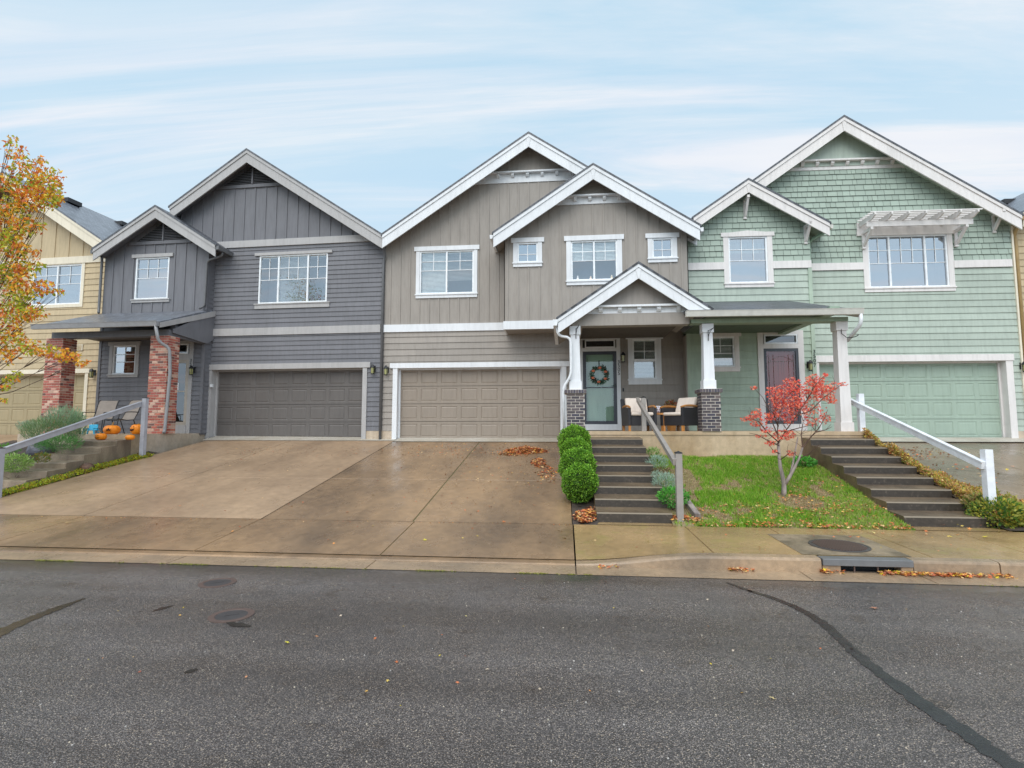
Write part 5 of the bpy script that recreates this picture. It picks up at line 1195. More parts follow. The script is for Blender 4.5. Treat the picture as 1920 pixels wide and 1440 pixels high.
# fallen leaves
FALL = [(.62, .17, .05), (.70, .28, .07), (.42, .10, .04), (.74, .42, .10), (.50, .22, .10), (.30, .08, .04), (.76, .50, .24), (.60, .18, .07)]
YEL = [(.65, .48, .03), (.60, .42, .10), (.62, .52, .2)]
m = MB()
def fallen(px, py, rx, ry, n, s=(.02, .045), cols=FALL, lift=.02, flat=.5):
    for i in range(n):
        a = rn.uniform(0, 6.28); q = rn.random()**.6; p = hit(px+rx*q*math.cos(a), py+ry*q*math.sin(a)); 
        z = zg(p.x, p.y); k = 1-q; on = 1.66 < p.x < 5.155 and p.y > YS; p = Vector((p.x, p.y, z+(.035 if on else .006)+rn.random()*lift*k)); maple(m, p, rn.uniform(*s), var(rn.choice(cols)), Vector((rn.uniform(-flat, flat), rn.uniform(-flat, flat), 1)))
fallen(985, 846, 42, 5, 800, (.03, .055), lift=.16); fallen(965, 850, 32, 5, 220, (.03, .05), lift=.06); fallen(1010, 868, 15, 9, 190, (.03, .05), lift=.06); fallen(1025, 885, 22, 12, 110, (.03, .05)); fallen(1030, 901, 25, 4, 20)
fallen(880, 845, 170, 14, 300, (.018, .035)); fallen(930, 885, 130, 40, 90, (.015, .03)); fallen(560, 845, 160, 11, 230, (.012, .026), FALL+[(.1, .06, .04)]*4); fallen(900, 900, 170, 60, 110, (.012, .03)); fallen(480, 900, 250, 60, 40, (.012, .03))
fallen(1098, 968, 24, 12, 420, (.022, .045), lift=.05); fallen(1108, 958, 12, 8, 40, (.03, .055)); fallen(1094, 975, 10, 6, 60, (.03, .05))
fallen(1270, 974, 22, 5, 130, (.025, .05)); fallen(1300, 978, 22, 4, 60, (.02, .045)); 
for i in range(520):
    xx = 1.9+3.2*rn.random()**.75; nn = mnoise.noise(Vector((xx*2.5, 0, 9)))
    if nn < rn.uniform(-.5, .2): continue
    yy = YS-.02+abs(rn.gauss(0, .11)); maple(m, Vector((xx, yy, zg(xx, yy)+.03+rn.random()*.02)), rn.uniform(.018, .042), var(rn.choice(FALL)), Vector((rn.uniform(-.6, .6), rn.uniform(-.6, .6), 1)))
fallen(1600, 962, 110, 16, 160, (.018, .036)); fallen(1450, 962, 150, 18, 220, (.02, .04)); fallen(1560, 930, 90, 40, 160, (.02, .04))
fallen(1490, 935, 30, 10, 60, (.02, .035)); fallen(1460, 920, 150, 50, 120, (.015, .03))
for x0, x1, y, n in ((1360, 1405, 1062, 90), (1530, 1570, 1067, 90), (1680, 1800, 1074, 260), (1800, 1910, 1086, 120), (1120, 1165, 1056, 20), (1640, 1700, 1071, 90)):
    X0, X1 = G(x0, y, .02).x, G(x1, y, .02).x
    for i in range(int(n*1.6)):
        xx = rn.uniform(X0, X1)
        if mnoise.noise(Vector((xx*3, 0, 2))) < rn.uniform(-.6, .1): continue
        yy = YK-.03-abs(rn.gauss(0, .045)); maple(m, Vector((xx, yy, .014+rn.random()*.03)), rn.uniform(.016, .036), var(rn.choice(FALL+YEL[:1])), Vector((rn.uniform(-.6, .6), rn.uniform(-.6, .6), 1)))
for k in range(40): fallen(k*27+6, 968+k*.42, 14, 1.2, 5, (.008, .018), FALL+[(.12, .08, .05)], .004)
fallen(1720, 850, 60, 12, 150, (.02, .05), FALL+YEL[:1]); fallen(1800, 880, 110, 40, 90, (.02, .05), FALL+YEL); fallen(1730, 1000, 180, 18, 20, (.02, .045), FALL+YEL)
fallen(1500, 1020, 380, 26, 40, (.012, .03), FALL+YEL); fallen(600, 1005, 560, 28, 26, (.015, .032), FALL+YEL); fallen(960, 1200, 900, 130, 60, (.008, .022), FALL+YEL+[(.5, .4, .3)]*3)
for px, py, s, c in ((1268, 1143, .06, (.42, .20, .10)), (1641, 1142, .055, (.45, .20, .12)), (1408, 1108, .06, (.52, .30, .2)), (538, 1207, .03, (.7, .6, .05)), (1448, 1312, .03, (.55, .42, .2)), (1086, 948, .075, (.75, .42, .06)), (1058, 1010, .05, (.75, .48, .04)), (797, 1014, .045, (.6, .5, .05)), (1846, 1008, .05, (.7, .55, .04)), (652, 961, .045, (.6, .18, .05)), (1365, 868, .05, (.72, .5, .2)), (1308, 936, .045, (.75, .6, .03)), (1340, 940, .04, (.7, .36, .1)), (1354, 960, .045, (.7, .5, .2)), (945, 979, .05, (.5, .16, .05)), (110, 862, .045, (.6, .25, .08)), (42, 896, .04, (.65, .55, .4)), (125, 981, .05, (.72, .5, .2)), (700, 929, .04, (.75, .7, .5)), (1524, 1175, .02, (.6, .2, .1)), (883, 965, .035, (.7, .55, .5)), (1710, 915, .04, (.2, .4, .05)), (1900, 875, .06, (.5, .3, .2)), (1885, 935, .04, (.8, .75, .7))):
    if px == 1268: continue
    p = hit(px, py); maple(m, Vector((p.x, p.y, zg(p.x, p.y)+.012)), s, c, Vector((rn.uniform(-.35, .35), rn.uniform(-.35, .35), 1)))
for i in range(3):   # on the steps
    pass
for k in range(46):
    s_ = rn.choice((0, 1, 2)); x0, x1, yf, zt, n_, t_, r_ = ST[s_]; kk = rn.randint(1, n_); x = rn.uniform(x0+.05, x1-.05); y = yf-t_*kk+rn.uniform(.05, t_-.06); maple(m, Vector((x, y, zt-r_*kk+.028*(y-yf+t_*kk)/t_+.006)), rn.uniform(.012, .025), rn.choice([(.6, .55, .5), (.4, .2, .1), (.5, .4, .1)]), Vector((0, 0, 1)))
tag(m.build('fallen_leaves', 'colmatte'), 'red and brown fallen leaves scattered over driveway, gutter, lawn and road', 'leaf litter', None, 'stuff')
# gravel stones in the road surface
m = MB()
for i in range(420):
    p = G(rn.uniform(-60, 1980), rn.uniform(1085, 1440)+0, 0)
    if p.y > YA-.1: continue
    s = rn.uniform(.0025, .0065); c = var(rn.choice([(.42, .36, .28), (.3, .25, .2), (.42, .39, .36), (.28, .25, .2)]), .3); m.lathe([(s, 0), (s*.8, s*.6), (s*.2, s*.8)], 6, (p.x, p.y, .0), c)
tag(m.build('road_grit', 'colmatte'), 'pale grit and small stones scattered on the asphalt', 'grit', None, 'stuff')
# moss along the asphalt edge
m = MB()
for i in range(9000):
    x = rn.uniform(-9, .3) if i % 4 else rn.uniform(4.3, 9); n = mnoise.noise(Vector((x*1.6, 0, 5)))
    n += .6*mnoise.noise(Vector((x*9, 3, 5)))
    if n < rn.uniform(.0, .35): continue
    y = YA+rn.gauss(.0, .012); leaf(m, Vector((x, y, .004)), rn.uniform(.008, .018), mul(var(rn.choice([(.34, .36, .05), (.42, .42, .08), (.2, .2, .04)]), .3), .9), Vector((rn.uniform(-1, 1), rn.uniform(-1, 1), .25)), .6)
tag(m.build('moss', 'col'), 'thin line of green moss along the asphalt edge', 'moss', None, 'stuff')

# =================================================================== TREES
def branch(m, pts, r0, r1, d, jit=.0, o=Vector((0, 0, 0)), n=7):
    P = [W(x, y, d+dd) - o for x, y, dd in pts]; m.tube(P, [r0+(r1-r0)*i/(len(P)-1) for i in range(len(P))], n)
b0 = hit(1470, 929); dM = (b0-CAM).dot(CF)
t = empty('japanese_maple', b0); tag(t, 'small Japanese maple with sparse red leaves and forked gray trunk on the lawn', 'tree')
m = MB()
branch(m, [(1470, 934, 0), (1470, 920, 0), (1470, 906, 0), (1467, 892, 0), (1463, 876, 0), (1461, 855, .02), (1459, 830, .05)], .047, .024, dM, o=b0)
branch(m, [(1470, 910, 0), (1480, 895, -.03), (1489, 878, -.05), (1498, 860, -.05), (1505, 839, -.05)], .034, .016, dM, o=b0)
branch(m, [(1482, 890, -.03), (1487, 868, .05), (1491, 846, .1), (1496, 820, .15)], .022, .010, dM, o=b0)
m.build('trunk', 'bark', t, smooth=True)
m = MB()
TW = [[(1459, 832, 0), (1458, 805, .1), (1459, 787, .1), (1466, 762, .2), (1476, 742, .2), (1481, 718, .2)], [(1459, 830, 0), (1475, 805, -.1), (1494, 779, -.2), (1514, 748, -.2), (1530, 720, -.3), (1545, 705, -.3)], [(1459, 828, 0), (1440, 812, -.1), (1423, 791, -.2), (1408, 784, -.3), (1396, 786, -.3)], [(1458, 815, 0), (1447, 790, .1), (1440, 765, .1), (1430, 745, .2), (1414, 728, .2)],
      [(1494, 779, -.2), (1520, 770, -.3), (1545, 745, -.35), (1565, 730, -.3), (1583, 718, -.3)], [(1505, 839, 0), (1520, 820, 0), (1535, 803, 0), (1546, 785, 0), (1552, 768, 0)], [(1498, 860, 0), (1520, 848, -.1), (1537, 833, -.2)], [(1460, 835, 0), (1438, 825, -.2), (1420, 815, -.2), (1405, 812, -.2)], [(1505, 839, 0), (1502, 815, .1), (1506, 790, .1), (1498, 765, .1)], [(1470, 810, 0), (1500, 802, -.2), (1530, 795, -.2)], [(1459, 800, .1), (1450, 775, 0), (1452, 750, 0), (1445, 735, 0)], [(1461, 850, 0), (1450, 845, -.1), (1441, 833, -.1)], [(1463, 862, 0), (1477, 852, -.1), (1488, 850, -.1)], [(1530, 810, 0), (1548, 806, 0), (1560, 800, 0)], [(1476, 742, .2), (1492, 730, .2), (1503, 715, .2)], [(1514, 748, -.2), (1522, 735, -.1), (1527, 712, -.1)]]
for q in TW: branch(m, q, .012, .003, dM, o=b0, n=5)
for i in range(70):
    q = rn.choice(TW); k = rn.randint(0, len(q)-2); a = q[k]; L_ = rn.uniform(12, 34); an = rn.uniform(-2.6, -.4); branch(m, [(a[0], a[1], a[2]), (a[0]+L_*.5*math.cos(an)+rn.uniform(-3, 3), a[1]+L_*.5*math.sin(an), a[2]+rn.uniform(-.1, .1)), (a[0]+L_*math.cos(an), a[1]+L_*math.sin(an)*.8, a[2]+rn.uniform(-.2, .2))], .004, .0015, dM, o=b0, n=4)
m.build('branches', 'twig', t)
m = MB(); RED = [(.80, .10, .06), (.85, .20, .12), (.64, .06, .05), (.88, .32, .20), (.82, .13, .05), (.52, .05, .05)]
LB = [(1470, 735, 24, 14, .5), (1430, 785, 22, 12, .5), (1525, 768, 28, 12, .4), (1560, 725, 14, 10, .5), (1500, 745, 34, 16, .6), (1530, 725, 26, 16, .6), (1475, 770, 30, 18, .4), (1485, 720, 20, 13, 1), (1527, 714, 20, 13, 1.1), (1542, 737, 27, 17, 1.3), (1581, 720, 9, 4, .8), (1454, 737, 20, 14, .8), (1412, 727, 9, 4, .7), (1496, 758, 22, 13, 1.1), (1460, 754, 20, 11, .9), (1419, 775, 11, 10, .9), (1404, 785, 16, 6, 1), (1417, 795, 12, 7, .9), (1437, 806, 13, 7, .8), (1448, 781, 14, 9, .5), (1471, 816, 24, 10, 1.2), (1444, 831, 11, 6, 1), (1427, 818, 13, 3, .7), (1546, 785, 13, 12, .8), (1521, 791, 17, 8, .7), (1483, 850, 11, 5, 1), (1452, 846, 7, 4, .8), (1548, 704, 6, 5, 1.2), (1480, 785, 16, 12, .5), (1512, 775, 14, 10, .5), (1561, 752, 12, 6, .8), (1505, 735, 14, 10, .7), (1470, 765, 25, 15, .4)]
for x, y, rx, ry, dn in LB:
    for i in range(int(rx*ry*.64*dn)+11):
        v = rv(); p = W(x+v.x*rx, y+v.y*ry, dM+v.z*.28+rn.uniform(-.15, .1))-b0; maple(m, p, rn.uniform(.015, .034), var(rn.choice(RED), .35), Vector((rn.uniform(-.8, .8), rn.uniform(-1.2, .2), rn.uniform(-.2, 1))), pts=5)
m.build('crown', 'col', t)

dT = 10.6; tb = Vector((-13.0, 10.0, zleft(-13.0, 10.0)))
t = empty('pear_tree', tb); tag(t, 'orange and green autumn tree reaching in from the left edge', 'tree')
m = MB(); tr0 = [tb+Vector((0, 0, -.1)), tb+Vector((.03, 0, 1.0)), tb+Vector((.0, .05, 2.0)), tb+Vector((.08, 0, 3.2)), tb+Vector((.05, 0, 4.6)), tb+Vector((.12, 0, 6.2))]
m.tube([p-tb for p in tr0], [.10, .085, .07, .055, .035, .012], 9); m.build('trunk', 'bark', t, smooth=True)
AB = [(22, 262, 14, 10, .6), (30, 285, 22, 14, .8), (45, 312, 34, 15, .9), (78, 300, 10, 10, .5), (88, 335, 30, 22, 1.2), (45, 345, 40, 25, 1.1), (60, 372, 55, 22, 1.4), (100, 368, 22, 18, 1.4), (20, 395, 34, 24, 1.1), (8, 340, 20, 20, .5), (45, 425, 32, 20, 1), (72, 422, 12, 8, .7), (15, 450, 28, 28, 1.2), (38, 470, 20, 20, 1), (20, 510, 32, 26, 1.2), (55, 500, 28, 16, 1), (40, 545, 40, 22, 1.2), (80, 535, 24, 12, .9), (105, 545, 20, 6, .8), (25, 585, 34, 24, 1.2), (60, 585, 26, 16, .9), (20, 630, 30, 22, 1), (55, 650, 28, 14, 1), (95, 658, 34, 11, 1.2), (130, 668, 28, 10, 1.2), (155, 680, 14, 6, 1), (15, 665, 20, 14, .9), (20, 708, 16, 8, 1), (10, 725, 12, 7, .9), (35, 698, 8, 4, .7), (8, 748, 8, 4, .6), (68, 475, 8, 10, .5),
      (-60, 330, 60, 50, 1), (-60, 420, 60, 50, 1), (-70, 510, 70, 50, 1), (-60, 600, 60, 50, 1), (-150, 350, 60, 60, .8), (-160, 480, 70, 60, .8), (-170, 610, 60, 50, .8), (-70, 690, 50, 30, .7), (-100, 260, 60, 40, .7), (-110, 190, 40, 40, .5), (-230, 430, 60, 70, .6), (-240, 560, 60, 60, .6)]
m = MB()
for x, y, rx, ry, dn in AB:      # limbs
    h0 = 2.0+max(0, (720-y))/720*3.6; a = tb+Vector((.05, 0, h0*.75)); e = W(x, y, dT+rn.uniform(-.3, .3)); mid = a.lerp(e, .5)+Vector((0, 0, -.15)); m.tube([a-tb, mid-tb, e-tb], [.016, .008, .002], 5)
    for k in range(4):
        e2 = W(x+rn.uniform(-rx, rx), y+rn.uniform(-ry, ry), dT+rn.uniform(-.4, .4)); m.tube([mid.lerp(e, .5)-tb, e2-tb], [.006, .002], 4)
m.build('branches', 'twig', t)
m = MB(); ORG = [(.85, .34, .03), (.88, .46, .04), (.78, .24, .04), (.70, .17, .05), (.78, .52, .05)]; GRN = [(.40, .46, .03), (.50, .52, .05), (.28, .38, .03), (.60, .54, .05)]
for x, y, rx, ry, dn in AB:
    for i in range(int(rx*ry*.36*dn)+14):
        v = rv()
        if rn.random() < .25: v = v*1.25
        X_, Y_ = x+v.x*rx, y+v.y*ry; p = W(X_, Y_, dT+v.z*.45+rn.uniform(-.2, .2))-tb
        g = mnoise.noise(Vector((X_*.035, Y_*.035, v.z)))+.003*(60-X_)*.4
        c = rn.choice(GRN) if g+rn.uniform(-.25, .25) > .19 else rn.choice(ORG)
        leaf(m, p, rn.uniform(.05, .10), var(c, .3), rv()+Vector((0, 0, -.35)), .55)
m.build('crown', 'col', t)

# =================================================================== PORCH THINGS
def armchair(label, px, Y, rot):
    x = F0.px(px, 800, Y)[0]; c = empty('armchair', (x, Y, 1.63), rot); tag(c, label, 'armchair', 'wicker armchairs on the middle porch')
    m = MB(); m.box(-.27, .27, -.30, .28, .13, .36); m.box(-.34, -.27, -.33, .30, .13, .55); m.box(.27, .34, -.33, .30, .13, .55)
    m.prismx([(.22, .13), (.30, .13), (.42, .78), (.36, .78)], -.338, .338); m.build('wicker_frame', 'wicker', c, bevel=.012)
    m = MB(); m.box(-.265, .265, -.325, .20, .361, .44); m.build('seat_cushion', 'cushion', c, bevel=.03)
    m = MB(); m.prismx([(.08, .445), (.20, .445), (.335, .80), (.22, .80)], -.26, .26); m.build('back_cushion', 'cushion', c, bevel=.035)
    for s in (-1, 1):
        m = MB(); m.tube([(s*.305, -.35, .555), (s*.31, -.2, .585), (s*.315, .0, .59), (s*.31, .2, .58), (s*.30, .33, .565)], [.02, .026, .03, .026, .02], 8); m.build('armrest', 'wood', c)
        for y in (-.29, .26): m = MB(); m.box(s*.30-.025, s*.30+.025, y-.025, y+.025, 0, .13); m.build('leg', 'wood', c)
    return c
armchair('black wicker armchair with cream cushions facing the street, nearest the green door', 1198, 12.98, R(8))
armchair('black wicker armchair with cream cushions turned sideways beside the brick pier', 1277, 12.95, R(-52))
t = empty('side_table', (F0.px(1234.5, 800, 13.1)[0], 13.1, 1.63)); tag(t, 'small square wooden side table between the two wicker armchairs', 'side table')
m = MB(); m.box(-.15, .15, -.15, .15, .385, .43); m.build('table_top', 'wood', t, bevel=.005)
for sx_ in (-1, 1):
    for sy in (-1, 1): m = MB(); m.box(sx_*.12-.02, sx_*.12+.02, sy*.12-.02, sy*.12+.02, 0, .385); m.build('leg', 'wood', t)
def pumpkin(name, label, x, y, z, r, h, mat, stem, rot=0, face=None, lean=(0, 0), cat='pumpkin', group='carved and plain pumpkins by the left steps'):
    t = empty(name, (x, y, z), rot); tag(t, label, cat, group); m = MB()
    pr = [(.25, .02), (.62, .0), (.88, .16), (1.0, .42), (.97, .66), (.80, .88), (.50, .99), (.22, .96), (.08, .90)]
    m.lathe([(r*a, h*b) for a, b in pr], 56, fn=lambda a: 1-.07*abs(math.sin(a*5))**.5*1+.0); bd = m.build('body', mat, t, smooth=True)
    m = MB(); m.tube([(0, 0, h*.88), (lean[0]*.3, lean[1]*.3, h*.92+stem*.4), (lean[0], lean[1], h*.9+stem)], [.022*r/.14, .014*r/.14, .012*r/.14], 7); m.build('stem', 'stem', t)
    def surf(u, v):  # u,v in face plane (-1..1)
        zz_ = h*(.5+v*.5); k = min(len(pr)-2, max(0, next((i for i in range(len(pr)-1) if pr[i][1]*h <= zz_ <= pr[i+1][1]*h and i > 0), 1))); f = (zz_-pr[k][1]*h)/max(1e-6, (pr[k+1][1]-pr[k][1])*h)
        rr = r*(pr[k][0]+(pr[k+1][0]-pr[k][0])*f)+.004; uu = max(-.95, min(.95, u)); a = -math.pi/2+math.asin(uu); return (rr*math.cos(a), rr*math.sin(a), zz_)
    if face:
        for poly in face:
            m = MB(); cx_ = sum(p[0] for p in poly)/len(poly); cy_ = sum(p[1] for p in poly)/len(poly); n = len(poly); m.mesh([surf(cx_, cy_)]+[surf(*p) for p in poly], [(0, i+1, (i+1) % n+1) for i in range(n)]); m.build('carving', 'carved', bd)
    return t
gp = lambda px, py, Y: F0.px(px, py, Y)[0]
pumpkin('pumpkin', 'largest orange pumpkin with a jagged star shaped carving, on the porch edge', gp(209.5, 812, 13.2), 13.2, 1.54, .205, .235, 'orange', .11, R(20), [[(-.35, -.35), (-.15, -.05), (-.4, .15), (-.1, .1), (.0, .45), (.1, .1), (.35, .1), (.15, -.1), (.3, -.4), (.0, -.15)]], (.03, 0))
pumpkin('pumpkin', 'orange jack o lantern with a wide open mouth, half behind the gray post', gp(257, 812, 13.25), 13.25, 1.54, .17, .26, 'orange', .05, R(-5), [[(-.6, .15), (-.3, .05), (.1, .05), (.4, .2), (.25, -.25), (-.05, -.42), (-.4, -.3)], [(-.55, .5), (-.4, .62), (-.3, .5), (-.4, .42)], [(.1, .5), (.25, .62), (.35, .5), (.25, .42)]], (.05, 0))
pumpkin('pumpkin', 'small orange pumpkin with a drawn smiling face and long curved stem', gp(189, 824, 12.72), 12.72, 1.54-.157+.02, .135, .165, 'orange', .08, 0, [[(-.6, -.2), (-.3, -.38), (0, -.45), (.3, -.38), (.6, -.15), (.3, -.47), (0, -.56), (-.3, -.47)], [(-.25, .3), (-.17, .42), (-.08, .3), (-.17, .18)], [(.15, .3), (.23, .42), (.32, .3), (.23, .18)]], (-.09, 0))
pumpkin('pumpkin', 'small plain flat orange pumpkin on the step beside the gray post', gp(243.5, 824, 12.72), 12.72, 1.54-.157+.02, .115, .125, 'orange', .08, .4, None, (.035, 0))
M['whitepumpkin'] = plain('white_glaze', (.62, .60, .66), .35)
wp = pumpkin('decorative_pumpkin', 'white ceramic pumpkin with red and black dots on the side table', t.location.x, 13.1, 2.06, .105, .175, 'whitepumpkin', .045, 0, None, (0, 0), 'decoration', None)
for i, (u, zf_, c) in enumerate(((-.5, .75, 'black'), (-.1, .8, 'black'), (.4, .72, 'black'), (-.3, .5, 'black'), (.2, .5, 'dot'), (.6, .42, 'dot'), (-.6, .35, 'dot'), (0, .2, 'dot'), (-.75, .6, 'black'))):
    if 'dot' not in M: M['dot'] = plain('dark_red_dot', (.25, .01, .04), .4)
    a = -math.pi/2+u; rr = .105*(1.0 if .3 < zf_ < .7 else .9); m = MB(); m.lathe([(.002, -.013), (.013, 0), (.002, .013)], 10, (rr*math.cos(a), rr*math.sin(a), .175*zf_)); m.build('painted_dot', c, wp)
# orange potted plant
x, z = F0.px(1258, 760, 14.3); t = empty('potted_plant', (x, 14.3, 1.63)); tag(t, 'orange flowering plant behind the sideways armchair', 'potted plant')
m = MB(); m.lathe([(.10, 0), (.14, .26), (.15, .27), (.12, .25)], 18); m.build('pot', 'wood', t)
m = MB(); clump(m, (0, 0, z-1.63), (.15, .14, .13), 420, .045, [(.45, .10, .03), (.30, .06, .03), (.52, .18, .05), (.12, .18, .03)], .3, .3); m.tube([(0, 0, .2), (0, 0, z-1.65)], .012, 5, (.1, .12, .03)); m.build('foliage', 'col', t)
# sling chairs
def sling(label, px, Y, rot):
    x = F0.px(px, 800, Y)[0]; c = empty('patio_chair', (x, Y, 1.54), rot); tag(c, label, 'patio chair', 'sling patio chairs on the gray porch')
    m = MB(); P = [(-.26, .42), (.0, .38), (.20, .40), (.30, .60), (.38, .84), (.44, .95), (.50, .97)]; 
    vs = []; 
    for y, z in P: vs += [(-.25, y, z), (.25, y, z)]
    m.mesh(vs, [(2*i, 2*i+1, 2*i+3, 2*i+2) for i in range(len(P)-1)]); sl1 = m.build('sling_seat', 'sling', c, smooth=True)
    for s in (-1, 1):
        m = MB(); m.tube([(s*.26, y, z) for y, z in P], .014, 6); m.build('side_rail', 'black', c)
        m = MB(); m.tube([(s*.27, -.30, 0), (s*.27, -.24, .42), (s*.28, -.22, .60), (s*.28, .1, .62), (s*.27, .31, .62)], .013, 6); m.build('armrest', 'black', c)
        m = MB(); m.tube([(s*.27, .32, 0), (s*.27, .18, .40)], .013, 6); m.build('leg', 'black', c)
    m = MB(); m.bar((-.27, -.26, .40), (.27, -.26, .40), .025, .025); m.build('front_bar', 'black', c)
    return c
sling('taupe sling chair partly behind the feathery bush', 183, 14.1, R(12)); sling('taupe sling chair above the largest pumpkin', 225, 14.0, R(-14))
# small turquoise stool
x = gp(170, 812, 13.25); t = empty('kids_chair', (x, 13.25, 1.54), R(20)); t.scale = (.8, .8, .72); tag(t, 'small turquoise plastic chair half hidden by the bush', 'child chair')
m = MB(); m.box(-.14, .14, -.14, .14, .13, .155); m.build('seat', 'blue', t, bevel=.01); m = MB(); m.prismx([(.12, .15), (.15, .15), (.20, .36), (.17, .36)], -.13, .13); m.build('backrest', 'blue', t, bevel=.01)
for sx_ in (-1, 1):
    m = MB(); m.box(sx_*.14-.02, sx_*.14+.02, -.15, .15, .2, .225); m.build('armrest', 'blue', t, bevel=.006)
    for sy in (-1, 1): m = MB(); m.bar((sx_*.17, sy*.17, 0), (sx_*.13, sy*.13, .21), .035, .035); m.build('leg', 'blue', t)
# wreath
ux, uz = FM.px(1123.5, 703, -.06); t = empty('wreath', (FM.loc.x+ux, 15.7-.07, uz)); tag(t, 'green wreath with orange pumpkins hanging on the seafoam front door', 'wreath')
m = MB()
for i in range(520):
    a = rn.uniform(0, 6.28); r = .20+rn.gauss(0, .035); p = Vector((r*math.cos(a), rn.uniform(-.03, .02), r*math.sin(a))); leaf(m, p, rn.uniform(.04, .08), var(rn.choice([(.05, .16, .11), (.08, .24, .18), (.04, .09, .05), (.16, .28, .2), (.12, .07, .05)]), .3), Vector((math.cos(a), -.3, math.sin(a)))+rv()*.7, .45)
m.build('leaves', 'col', t)
for k in range(6):
    a = k*math.pi/3+.45; m = MB(); m.lathe([(.01, -.035), (.04, -.025), (.052, 0), (.04, .028), (.01, .03)], 16, (.205*math.cos(a), -.05, .205*math.sin(a)), fn=lambda q: 1-.1*abs(math.sin(q*4))); m.build('small_pumpkin', plain('coral_gourd', (.85, .24, .12), .6) if k == 0 else bpy.data.materials['coral_gourd'], t, smooth=True)
m = MB(); m.box(-.012, .012, -.008, .0, .2, .42); m.build('hanger', 'black', t)
m = MB(); m.box(F0.px(1095, 800, 14.9)[0], F0.px(1160, 800, 14.9)[0], 14.75, 15.3, 1.631, 1.645); tag(m.build('doormat', 'black'), 'thin dark doormat in front of the seafoam door', 'doormat')
# ------------------------------------------------------------------ world + light
w = bpy.data.worlds.new('World'); sc.world = w; w.use_nodes = True; nt = w.node_tree; nt.nodes.clear()
out = nd(nt, 'ShaderNodeOutputWorld'); bg = nd(nt, 'ShaderNodeBackground'); bg.inputs['Strength'].default_value = .15
sky = nd(nt, 'ShaderNodeTexSky', sky_type='NISHITA'); sky.sun_disc = False; sky.sun_elevation = R(48); sky.sun_rotation = R(150); sky.air_density = 1.2; sky.dust_density = 1.0; sky.ozone_density = 2
tc = nd(nt, 'ShaderNodeTexCoord'); sx = nd(nt, 'ShaderNodeSeparateXYZ'); nt.links.new(tc.outputs['Generated'], sx.inputs[0])
zc = nd(nt, 'ShaderNodeMath', operation='MAXIMUM'); nt.links.new(sx.outputs[2], zc.inputs[0]); zc.inputs[1].default_value = .04
zd = nd(nt, 'ShaderNodeMath', operation='ADD'); nt.links.new(zc.outputs[0], zd.inputs[0]); zd.inputs[1].default_value = .12
dx = nd(nt, 'ShaderNodeMath', operation='DIVIDE'); nt.links.new(sx.outputs[0], dx.inputs[0]); nt.links.new(zd.outputs[0], dx.inputs[1])
dy = nd(nt, 'ShaderNodeMath', operation='DIVIDE'); nt.links.new(sx.outputs[1], dy.inputs[0]); nt.links.new(zd.outputs[0], dy.inputs[1])
cx = nd(nt, 'ShaderNodeCombineXYZ'); nt.links.new(dx.outputs[0], cx.inputs[0]); nt.links.new(dy.outputs[0], cx.inputs[1])
mp = nd(nt, 'ShaderNodeMapping'); mp.inputs['Rotation'].default_value = (0, 0, R(-14)); mp.inputs['Scale'].default_value = (.42, 1.9, 1); nt.links.new(cx.outputs[0], mp.inputs[0])
n1 = nd(nt, 'ShaderNodeTexNoise'); n1.inputs['Scale'].default_value = 1.15; n1.inputs['Detail'].default_value = 9; n1.inputs['Roughness'].default_value = .62; n1.inputs['Distortion'].default_value = .9; nt.links.new(mp.outputs[0], n1.inputs['Vector'])
cov = ramp(nt, n1.outputs['Fac'], [(.36, (.12,)*3), (.50, (.50,)*3), (.62, (1,)*3)])
n2 = nd(nt, 'ShaderNodeTexNoise'); n2.inputs['Scale'].default_value = 2.2; n2.inputs['Detail'].default_value = 5; nt.links.new(mp.outputs[0], n2.inputs['Vector'])
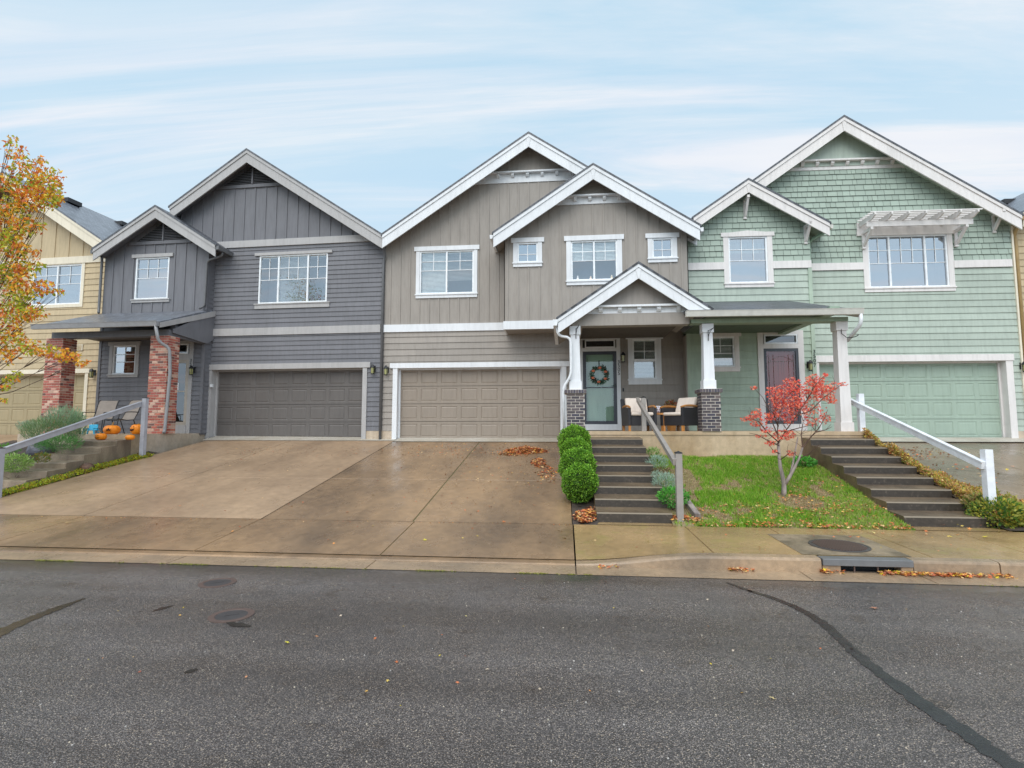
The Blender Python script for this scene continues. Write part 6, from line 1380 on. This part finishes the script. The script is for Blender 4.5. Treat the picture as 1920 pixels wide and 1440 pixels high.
cl = ramp(nt, n2.outputs['Fac'], [(.3, (.80, .88, 1.0)), (.7, (1.0, 1.0, 1.02))])
CLB = 6.3
m1 = nd(nt, 'ShaderNodeVectorMath', operation='SCALE'); m1.inputs['Scale'].default_value = CLB; nt.links.new(cl, m1.inputs[0])
sk = nd(nt, 'ShaderNodeVectorMath', operation='SCALE'); sk.inputs['Scale'].default_value = .8; nt.links.new(sky.outputs[0], sk.inputs[0])
base = mixc(nt, .78, sk.outputs[0], (3.6, 5.6, 6.9))
hz = nd(nt, 'ShaderNodeMapRange'); hz.inputs[1].default_value = .75; hz.inputs[2].default_value = .08; hz.inputs[3].default_value = 0; hz.inputs[4].default_value = .65; nt.links.new(sx.outputs[2], hz.inputs[0])
mxf = nd(nt, 'ShaderNodeMath', operation='MAXIMUM'); nt.links.new(cov, mxf.inputs[0]); nt.links.new(hz.outputs[0], mxf.inputs[1])
fin = mixc(nt, mxf.outputs[0], base, m1.outputs[0])
bk = nd(nt, 'ShaderNodeMapRange', interpolation_type='SMOOTHSTEP'); bk.inputs[1].default_value = .45; bk.inputs[2].default_value = -.7; bk.inputs[3].default_value = 1.0; bk.inputs[4].default_value = 1.65; nt.links.new(sx.outputs[1], bk.inputs[0])
fs = nd(nt, 'ShaderNodeVectorMath', operation='SCALE'); nt.links.new(fin, fs.inputs[0]); nt.links.new(bk.outputs[0], fs.inputs['Scale'])
nt.links.new(fs.outputs[0], bg.inputs['Color']); nt.links.new(bg.outputs[0], out.inputs[0])
sl = bpy.data.lights.new('sun', 'SUN'); sl.energy = 2.1; sl.angle = R(50); sl.color = (1, .93, .84)
so = bpy.data.objects.new('sun', sl); COL.objects.link(so); so.rotation_euler = (R(41), 0, R(-12)); so.location = (0, 0, 30)
sc.view_settings.view_transform = 'Standard'; sc.view_settings.look = 'None'; sc.view_settings.exposure = 0; sc.view_settings.gamma = 1
sc.render.engine = 'CYCLES'; sc.cycles.max_bounces = 6; sc.cycles.transparent_max_bounces = 8
